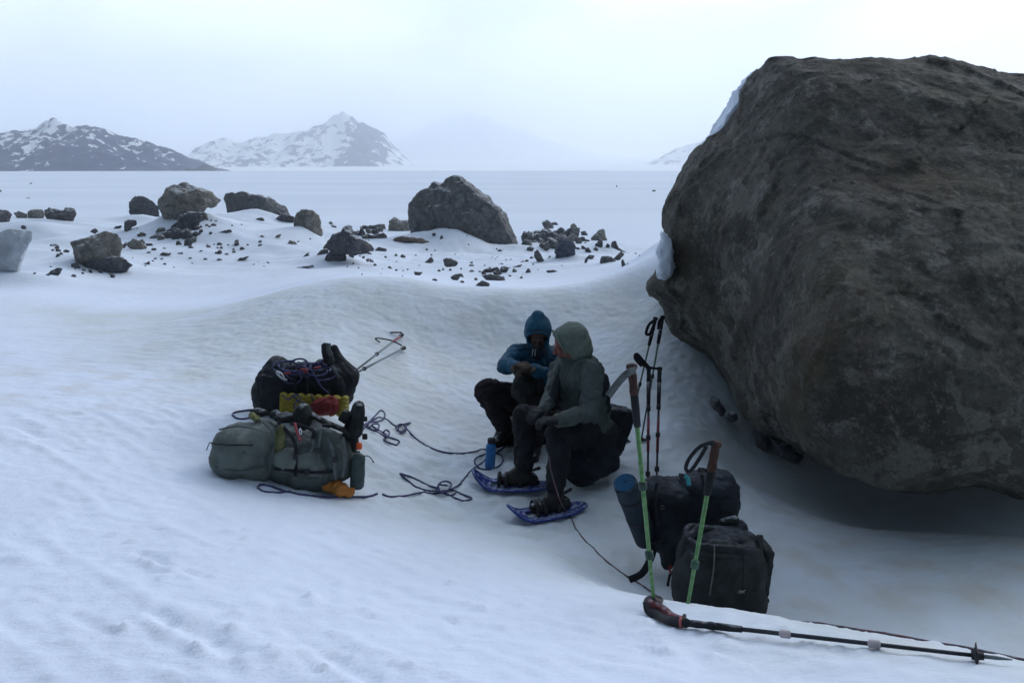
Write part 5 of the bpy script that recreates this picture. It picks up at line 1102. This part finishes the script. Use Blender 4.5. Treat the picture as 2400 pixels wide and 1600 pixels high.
def snowshoe(c, d, label, pitch=0.0, curl=.10, L_=.54, W_=.20, tipf=1.0):
    c = Vector(c); d = Vector(d); d.z = 0; d.normalize(); side = d.cross(Vector((0, 0, 1)))
    root = thing('snowshoe', c, label, 'snowshoe', 'blue snowshoes on the feet of the people')
    def pt(s, x, z=0): # s: -1 tail .. 1 toe
        lift = curl*max(0, (s-.45)/.55)**1.7 ; bow = .012*max(0, (-s-.6)/.4)
        return c + d*(s*L_/2*(1 if s < .45 else (1-.10*(s-.45)))) + side*x + Vector((0, 0, lift + bow + z + s*pitch))
    def half(s): return W_/2*(1-.0*s)*math.sqrt(max(0, 1-abs(s)**4.5))*(.80+.20*math.cos((s-.25)*2.0))
    # tubular rim
    pts = []
    for i in range(41): s = math.cos(math.pi*i/40); pts.append(pt(s, half(s)))
    for i in range(1, 40): s = -math.cos(math.pi*i/40); pts.append(pt(s, -half(s)))
    tube(pts+[pts[0]], .0085, 8, caps=False).obj('frame', SH_BLUE, root)
    # ribbed deck with two cut-outs, as bands across
    mb = MB()
    N_ = 26
    for (x0, x1, s0, s1) in ((-.92, -.42, -.93, .9), (.42, .92, -.93, .9), (-.45, .45, -.93, -.45), (-.45, .45, -.30, .20), (-.45, .45, .52, .95)):
        V = []; Fc = []
        for i in range(N_+1):
            s = s0+(s1-s0)*i/N_; h_ = half(s)
            for z in (.006, -.004):
                for x in (x0, (x0+x1)/2, x1): V.append(pt(s, x*h_, z + .003*math.sin(s*40)))
        for i in range(N_):
            for j in range(2): Fc.append((i*6+j, i*6+j+1, (i+1)*6+j+1, (i+1)*6+j)); Fc.append((i*6+3+j, (i+1)*6+3+j, (i+1)*6+4+j, i*6+4+j))
            Fc.append((i*6, (i+1)*6, (i+1)*6+3, i*6+3)); Fc.append((i*6+2, i*6+5, (i+1)*6+5, (i+1)*6+2))
        mb.add(V, Fc)
    mb.obj('deck', SH_BLUE, root)
    b = MB()
    for s, w_ in ((.30, .05), (.12, .055), (-.22, .045)):
        q = [pt(s, -w_-.012, .01), pt(s, -w_, .06), pt(s, -w_*.5, .085 if s > 0 else .06), pt(s, w_*.5, .085 if s > 0 else .06), pt(s, w_, .06), pt(s, w_+.012, .01)]
        strap(q, .022, .004, tuple(Vector((0, 0, 1))), b)
    b.obj('binding', BLK, root)
    lathe(pt(-.02, W_/2*.75, .045), side, [(.016, 0), (.018, .003), (.018, .012), (.010, .015)], 14).obj('buckle', mat('grey buckle', (.25, .27, .29), .5) if 'grey buckle' not in bpy.data.materials else bpy.data.materials['grey buckle'], root)
    return root

# ---- person in the grey-green jacket, seen from the side
SB = 'person'
hB = A2(762, 262, 5.0)
pB = thing('person', (A2(900, 1150, 5.05).x, 5.0, gz(A2(900, 1150, 5.05).x, 5.0)), 'person in a grey-green jacket and pale green hood, seated side-on, hands at the knees', 'person', 'people resting in the lee of the boulder')
f = Vector((-.93, -.10, -.34)); 
hp, hw, HM = head_prims(hB, f, (-.30, 0, 1), 1.0)
neck = A2(800, 370, 5.04); shN = A2(925, 455, 4.88); shF = A2(700, 440, 5.20); chest = A2(830, 520, 5.05); waist = A2(890, 720, 5.12); pel = A2(915, 860, 5.15)
elN = A2(900, 735, 4.76); wrN = A2(690, 798, 4.63); elF = A2(640, 640, 5.02); wrF = A2(585, 720, 4.80)
hipN = A2(890, 890, 5.02); hipF = A2(860, 880, 5.30); knN = A2(690, 890, 4.72); knF = A2(450, 770, 5.08); anN = A2(672, 1290, 4.62); anF = A2(445, 1140, 4.97)
body = hp + limb((hB + Vector((.02, 0, -.05)), .052), (neck, .055), (chest, .085), (waist, .09), (pel, .10)) + limb((neck, .05), (shN, .045), (elN, .038), (wrN, .026)) + limb((neck, .05), (shF, .045), (elF, .038), (wrF, .026)) \
    + limb((pel, .09), (hipN, .07), (knN, .05), (anN, .032)) + limb((pel, .09), (hipF, .07), (knF, .05), (anF, .032))
blob('body', body, SKIN, pB, .006, 1)
ftr = Vector((0, 0, 1))
torso = [ell(A2(830, 480, 5.04), (.155, .185, .155)), ell(A2(860, 600, 5.06), (.155, .175, .17)), ell(A2(900, 740, 5.10), (.145, .165, .14)), ell(A2(760, 420, 5.02), (.09, .11, .09)),
         cap(A2(800, 395, 5.03), .082, A2(770, 365, 5.03), .075), cap(shN, .075, A2(850, 420, 5.0), .09), cap(shF, .07, A2(790, 430, 5.08), .09), ell(A2(935, 820, 5.10), (.12, .15, .07)), cap(A2(720, 500, 5.0), .06, A2(760, 660, 5.02), .07)]
blob('jacket', torso, JK_GREY, pB, .008, 3, .018, 8, (1, 1, .8))
blob('sleeve', limb((shN, .078), ((shN+elN)/2 + Vector((.01, 0, 0)), .068), (elN, .064), ((elN+wrN)/2 + Vector((0, 0, -.005)), .054), (wrN + Vector((.01, 0, 0)), .043)), JK_GREY, pB, .008, 3, .010, 9)
blob('sleeve', limb((shF, .070), ((shF+elF)/2, .060), (elF, .055), ((elF+wrF)/2, .047), (wrF, .038)), JK_GREY, pB, .008, 3, .010, 9)
blob('side_panel', [cap(A2(985, 520, 5.02), .06, A2(985, 690, 5.08), .075), cap(A2(985, 690, 5.08), .07, A2(955, 780, 5.10), .065)], JK_BLK, pB, .008, 3, .006, 8)
blob('chest_panel', [cap(A2(690, 500, 4.98), .028, A2(660, 620, 4.95), .038), cap(A2(660, 620, 4.95), .036, A2(655, 700, 4.9), .03)], JK_BLK, pB, .008, 3, .004, 8)
# hood worn up: a shell cut open in front of the face
ff = f.normalized()
blob('hood', [ell(hw(0, -.022, .036), (.106, .120, .100), HM), ell(hw(0, -.05, -.02), (.099, .092, .09), HM), cap(hw(0, -.055, -.06), .085, A2(815, 375, 5.05), .085)], HOOD_G, pB, .007, 5, .007, 7, (1, 1, .7), cut=[(hw(0, .052, 0), ff*1.0 + HM.col[2]*-.25)])
rim = [hw(.088*math.sin(t), .052 + .012*math.cos(t), .030 + .090*math.cos(t)) for t in [i*2*math.pi/20 for i in range(21)]]
tube(catmull(rim, 3), .007, 6).obj('hood_rim', HOOD_G, pB)
blob('collar', [cap(A2(735, 395, 4.97), .045, A2(800, 370, 5.06), .07), cap(A2(715, 385, 5.0), .03, A2(740, 430, 4.97), .04)], JK_GREY, pB, .007, 3, .006, 10)
tube(catmull([A2(700, 420, 4.93), A2(690, 470, 4.92), A2(680, 560, 4.90)], 4), .004, 6).obj('zipper', JK_BLK, pB)
tr = limb((pel + Vector((0, 0, -.01)), .155), (hipN, .115), ((hipN+knN)/2 + Vector((0, 0, -.01)), .10), (knN, .082), ((knN*.5+anN*.5) + Vector((.01, 0, 0)), .072), (anN + Vector((0, 0, .03)), .064)) + limb((pel, .145), (hipF, .11), ((hipF+knF)/2, .095), (knF, .080), (knF*.5+anF*.5, .070), (anF + Vector((0, 0, .03)), .060)) + [ell(pel + Vector((.03, 0, -.02)), (.16, .19, .12))]
blob('trousers', tr, TRS, pB, .009, 4, .012, 8)
blob('glove', hand_prims(wrN, A2(600, 800, 4.60) - wrN, (-.2, 0, -1), 1, .75), GLVB, pB, .0048, 1)
blob('glove', hand_prims(wrF, A2(530, 745, 4.74) - wrF, (0, 0, -1), -1, .6), GLVB, pB, .0048, 1)
lathe(wrN, (wrN-elN), [(.040, -.02), (.043, -.01), (.043, .012), (.036, .02)], 16).obj('cuff', mat('olive cuff', (.12, .12, .06), .8), pB)
dN = Vector((-.92, -.38, 0)); dF = Vector((-1, .05, 0))
anN2 = Vector((anN.x, anN.y, gz(anN.x, anN.y)+.135)); anF2 = Vector((anF.x, anF.y, gz(anF.x, anF.y)+.135))
boot(pB, anN2, dN); boot(pB, anF2, dF)
cN = anN2 + dN.normalized()*.06; cN.z = anN2.z - .112; cF = anF2 + dF.normalized()*.08; cF.z = anF2.z - .112
snowshoe(cN, dN, 'blue snowshoe under the lower boot of the person in grey-green', curl=.085)
snowshoe(cF, dF, 'blue snowshoe under the upper boot, just right of the blue bottle', curl=.10)
# crampon levers standing up behind the heels
for c_, d_ in ((anN2, dN), (anF2, dF)):
    blob('heel_lever', [cap(c_ - d_.normalized()*.04 + Vector((0, 0, -.01)), .008, c_ - d_.normalized()*.10 + Vector((0, 0, .012)), .012)], BLK, pB, .004, 1)

# ---- person in the blue jacket, facing the viewer
pA = thing('person', (A2(500, 900, 5.85).x, 5.85, gz(A2(500, 900, 5.85).x, 5.85)), 'person in a blue hooded jacket facing the viewer, hands held at the chest', 'person', 'people resting in the lee of the boulder')
hA = A2(543, 190, 5.78); fA = Vector((-.02, -.80, -.60))
hp, hw, HM = head_prims(hA, fA, (0, -.5, .9), .98)
neck = A2(548, 290, 5.84); shR = A2(395, 330, 5.82); shL = A2(690, 350, 5.88); chest = A2(545, 420, 5.84); pel = A2(560, 700, 5.95)
elR = A2(315, 415, 5.66); wrR = A2(385, 420, 5.52); elL = A2(690, 520, 5.68); wrL = A2(520, 440, 5.50)
hipR = A2(460, 690, 5.90); hipL = A2(660, 700, 5.95); knR = A2(185, 590, 5.62); knL = A2(520, 700, 5.52); anR = A2(310, 850, 5.78); anL = A2(520, 960, 5.62)
body = hp + limb((hA + Vector((0, .04, -.04)), .05), (neck, .052), (chest, .09), (pel, .10)) + limb((neck, .05), (shR, .045), (elR, .037), (wrR, .026)) + limb((neck, .05), (shL, .045), (elL, .037), (wrL, .026)) \
    + limb((pel, .09), (hipR, .07), (knR, .05), (anR, .035)) + limb((pel, .09), (hipL, .07), (knL, .05), (anL, .035))
blob('body', body, SKIN2, pA, .006, 1)
torso = [ell(A2(545, 400, 5.86), (.20, .13, .15)), ell(A2(550, 520, 5.88), (.185, .13, .17)), ell(A2(560, 640, 5.92), (.18, .14, .12)), cap(A2(545, 300, 5.84), .075, A2(545, 340, 5.84), .10), cap(shR, .07, A2(500, 340, 5.84), .09), cap(shL, .07, A2(600, 350, 5.86), .09)]
blob('jacket', torso, JK_BLUE_D, pA, .008, 3, .018, 8)
blob('sleeve', limb((shR, .075), ((shR+elR)/2, .068), (elR, .062), ((elR+wrR)/2, .055), (wrR, .045)), JK_BLUE, pA, .008, 3, .011, 9)
blob('sleeve', limb((shL, .075), ((shL+elL)/2, .068), (elL, .062), ((elL+wrL)/2, .055), (wrL, .045)), JK_BLUE, pA, .008, 3, .011, 9)
fu = Vector(HM.col[1]); uu = Vector(HM.col[2])
blob('hood', [ell(hw(0, -.020, .035), (.102, .118, .108), HM), ell(hw(0, -.045, -.03), (.098, .09, .09), HM), cap(hw(0, -.05, -.06), .085, A2(548, 300, 5.86), .085), cap(hw(0, .03, .115), .03, hw(0, -.06, .125), .05)], JK_BLUE, pA, .007, 4, .007, 7, cut=[(hw(0, .058, 0), fu)])
rim = [hw(.080*math.sin(t), .060 + .018*math.cos(t), .022 + .088*math.cos(t)) for t in [i*2*math.pi/20 for i in range(21)]]
tube(catmull(rim, 3), .009, 7).obj('hood_rim', JK_BLUE, pA)
blob('neck_gaiter', [ell(hw(0, .028, -.085), (.055, .05, .04), HM), cap(hw(0, .01, -.1), .06, A2(546, 320, 5.78), .06)], mat('dark gaiter', (.02, .03, .045), .9), pA, .007, 2, .004, 12)
dc = MB()
for dx in (-8, 10): tube(catmull([A2(520+dx, 295, 5.72), A2(516+dx, 318, 5.70), A2(512+dx*1.2, 345, 5.70)], 4), .0035, 6, dc)
dc.obj('drawcord', mat('pale cord', (.45, .45, .42), .8), pA)
tr = limb((pel, .15), (hipR, .12), ((hipR+knR)/2 + Vector((0, 0, .01)), .110), (knR, .095), (knR*.5+anR*.5, .078), (anR, .062)) + limb((pel, .15), (hipL, .12), ((hipL+knL)/2, .10), (knL, .085), (knL*.5+anL*.5, .072), (anL, .06)) + [ell(pel, (.2, .15, .1))]
blob('trousers', tr, TRS2, pA, .009, 4, .012, 8)
hd = [cap(A2(420, 395, 5.50), .030, A2(440, 450, 5.46), .034)]
blob('glove', hand_prims(wrR, A2(450, 400, 5.42) - wrR, (.2, -.2, -1), 1, .7, 1.1), GLV, pA, .005, 1, .003, 20)
blob('glove', hand_prims(wrL, A2(425, 430, 5.44) - wrL, (0, -.3, -1), -1, .8, 1.1), GLV, pA, .005, 1, .003, 20)
o = blob('bag', [ell(A2(440, 580, 5.52), (.085, .07, .10)), ell(A2(520, 550, 5.58), (.09, .07, .085)), ell(A2(430, 480, 5.50), (.055, .05, .06))], DARKGREY, None, .008, 3, .014, 10)
tag(o, 'crumpled dark grey bag held in the lap of the person in blue', 'bag')
boot(pA, Vector((anR.x, anR.y, anR.z-.02)), (-.6, -.8, 0)); boot(pA, Vector((anL.x, anL.y, max(anL.z-.03, gz(anL.x, anL.y)+.1))), (-.2, -1, 0))
# pack the person in blue rests on
p6 = thing('backpack', (A2(600, 900, 6.05).x, 6.05, gz(A2(600, 900, 6.05).x, 6.05)), 'dark backpack lying under the person in the blue jacket, with a purple strap', 'backpack', 'backpacks around the resting people')
blob('body', [box(A2(560, 860, 6.0), (.55, .32, .22), None, .09), ell(A2(330, 890, 5.95), (.09, .12, .09))], FAB_NAVY, p6, .011, 4, .010, 8)
strap([A2(330, 820, 5.83), A2(275, 860, 5.82), A2(250, 900, 5.82), A2(300, 930, 5.82), A2(345, 935, 5.82)], .02, .004, (0, -1, 0)).obj('strap', mat('purple webbing', (.05, .035, .11), .8), p6)
strap([A2(262, 745, 5.70), A2(245, 775, 5.70), A2(228, 800, 5.70)], .014, .008, (0, -1, 0)).obj('strap', WEB, p6)
blob('buckle', [ell(A2(226, 803, 5.70), (.014, .01, .014))], BLK, p6, .004, 1)
# pack the person in grey-green sits on
p3 = thing('backpack', (A2(950, 1100, 5.15).x, 5.15, gz(A2(950, 1100, 5.15).x, 5.15)), 'big black backpack serving as the seat of the person in grey-green', 'backpack', 'backpacks around the resting people')
blob('body', [box(A2(900, 1030, 5.10), (.36, .36, .26), rotm(0, -12, 10), .10), ell(A2(860, 1130, 4.98), (.13, .14, .12)), ell(A2(1010, 930, 5.25), (.15, .15, .15)), ell(A2(960, 1060, 5.05), (.13, .15, .14))], FAB_NAVY, p3, .011, 4, .012, 7)
blob('lid', [box(A2(1090, 810, 5.32), (.20, .20, .22), rotm(0, 12, 15), .045), ell(A2(1060, 900, 5.28), (.10, .13, .12))], FAB_BLACK, p3, .010, 3, .008, 8)
strap([A2(1180, 760, 5.2), A2(1150, 880, 5.18), A2(1090, 990, 5.1), A2(1010, 1090, 4.95), A2(900, 1200, 4.86)], .02, .004, (0, -1, .2)).obj('strap', WEB, p3)
strap([A2(760, 1190, 4.90), A2(840, 1245, 4.86), A2(905, 1220, 4.86)], .016, .004, (0, -1, 0)).obj('strap', WEB, p3)
# ------------------------------------------------------------------ haze
def haze():
    v0, v1 = (-6500, -1200, -45), (6500, 11500, 760)
    bm = bmesh.new(); bmesh.ops.create_cube(bm, size=1)
    for v in bm.verts: v.co = Vector([v0[i] if v.co[i] < 0 else v1[i] for i in range(3)])
    me = bpy.data.meshes.new('haze'); bm.to_mesh(me); bm.free()
    m = bpy.data.materials.new('cold haze'); m.use_nodes = True; N = m.node_tree.nodes; N.clear()
    o_ = N.new('ShaderNodeOutputMaterial'); pv = N.new('ShaderNodeVolumePrincipled')
    pv.inputs['Color'].default_value = (.95, .98, 1, 1); pv.inputs['Density'].default_value = HAZE; pv.inputs['Anisotropy'].default_value = .9
    m.node_tree.links.new(pv.outputs[0], o_.inputs['Volume']); me.materials.append(m)
    h = bpy.data.objects.new('haze', me); link(h); tag(h, kind='stuff')
HAZE = 3.2e-4
haze()
# ------------------------------------------------------------------ sky, sun, camera
SUN_EL, SUN_AZ = R(32), R(50)       # behind the boulder, to the right of the view
w = bpy.data.worlds.new('World'); bpy.context.scene.world = w; w.use_nodes = True
N = w.node_tree.nodes; L = w.node_tree.links; N.clear()
out = N.new('ShaderNodeOutputWorld')
sky = N.new('ShaderNodeTexSky'); sky.sky_type = 'NISHITA'; sky.sun_disc = False; sky.sun_elevation = SUN_EL; sky.sun_rotation = SUN_AZ
bg1 = N.new('ShaderNodeBackground'); bg1.inputs['Strength'].default_value = .10; L.new(sky.outputs[0], bg1.inputs['Color'])
tc = N.new('ShaderNodeTexCoord')
mp = N.new('ShaderNodeMapping'); mp.inputs['Scale'].default_value = (1, 1, 2.6); mp.inputs['Location'].default_value = (.35, .1, 0); L.new(tc.outputs['Generated'], mp.inputs[0])
n1 = N.new('ShaderNodeTexNoise'); n1.inputs['Scale'].default_value = 3.0; n1.inputs['Detail'].default_value = 5; n1.inputs['Roughness'].default_value = .5; n1.inputs['Distortion'].default_value = .3; L.new(mp.outputs[0], n1.inputs['Vector'])
r1 = N.new('ShaderNodeValToRGB'); r1.color_ramp.elements[0].position = .40; r1.color_ramp.elements[0].color = (.53, .62, .92, 1); r1.color_ramp.elements[1].position = .60; r1.color_ramp.elements[1].color = (.82, .90, 1.0, 1)
L.new(n1.outputs['Fac'], r1.inputs[0])
# the cloud deck is bright ahead, where the sun sits behind it, and heavy grey behind the viewer
dt = N.new('ShaderNodeVectorMath'); dt.operation = 'DOT_PRODUCT'; L.new(tc.outputs['Generated'], dt.inputs[0]); dt.inputs[1].default_value = Vector((.30, .92, .22)).normalized()
mr = N.new('ShaderNodeMapRange'); mr.interpolation_type = 'SMOOTHSTEP'; mr.inputs['From Min'].default_value = -.30; mr.inputs['From Max'].default_value = .75; mr.inputs['To Min'].default_value = SKY_BACK if 'SKY_BACK' in globals() else .17; mr.inputs['To Max'].default_value = 1.64
L.new(dt.outputs['Value'], mr.inputs['Value'])
m2 = N.new('ShaderNodeMapRange'); m2.inputs['From Min'].default_value = .55; m2.inputs['From Max'].default_value = -.3; L.new(dt.outputs['Value'], m2.inputs['Value'])
mc = N.new('ShaderNodeMix'); mc.data_type = 'RGBA'; L.new(m2.outputs[0], mc.inputs[0]); L.new(r1.outputs[0], mc.inputs[6]); mc.inputs[7].default_value = (.56, .78, 1.0, 1)   # colder cloud behind the viewer
bg2 = N.new('ShaderNodeBackground'); L.new(mc.outputs[2], bg2.inputs['Color']); L.new(mr.outputs[0], bg2.inputs['Strength'])
mx = N.new('ShaderNodeMixShader'); mx.inputs[0].default_value = .90; L.new(bg1.outputs[0], mx.inputs[1]); L.new(bg2.outputs[0], mx.inputs[2]); L.new(mx.outputs[0], out.inputs['Surface'])
sd = bpy.data.lights.new('sun', 'SUN'); sd.energy = .95; sd.angle = R(26); sd.color = (1, .975, .95)
so = bpy.data.objects.new('sun', sd); link(so)
d = Vector((math.sin(SUN_AZ)*math.cos(SUN_EL), math.cos(SUN_AZ)*math.cos(SUN_EL), math.sin(SUN_EL)))
so.rotation_euler = d.to_track_quat('Z', 'Y').to_euler(); so.location = d*30
cd = bpy.data.cameras.new('camera'); co = bpy.data.objects.new('camera', cd); link(co); bpy.context.scene.camera = co
co.location = (0, 0, CAM_Z); co.rotation_euler = (R(90)-PITCH, 0, 0); cd.sensor_width = 36; cd.lens = 36*F_PX/2400; cd.clip_start = .05; cd.clip_end = 30000
sc = bpy.context.scene
sc.view_settings.view_transform = 'Standard'; sc.view_settings.look = 'None'; sc.view_settings.exposure = 0; sc.view_settings.gamma = 1
sc.cycles.use_denoising = True
sc.cycles.max_bounces = 8; sc.cycles.diffuse_bounces = 3; sc.cycles.volume_bounces = 3; sc.cycles.transparent_max_bounces = 8; sc.cycles.transmission_bounces = 6
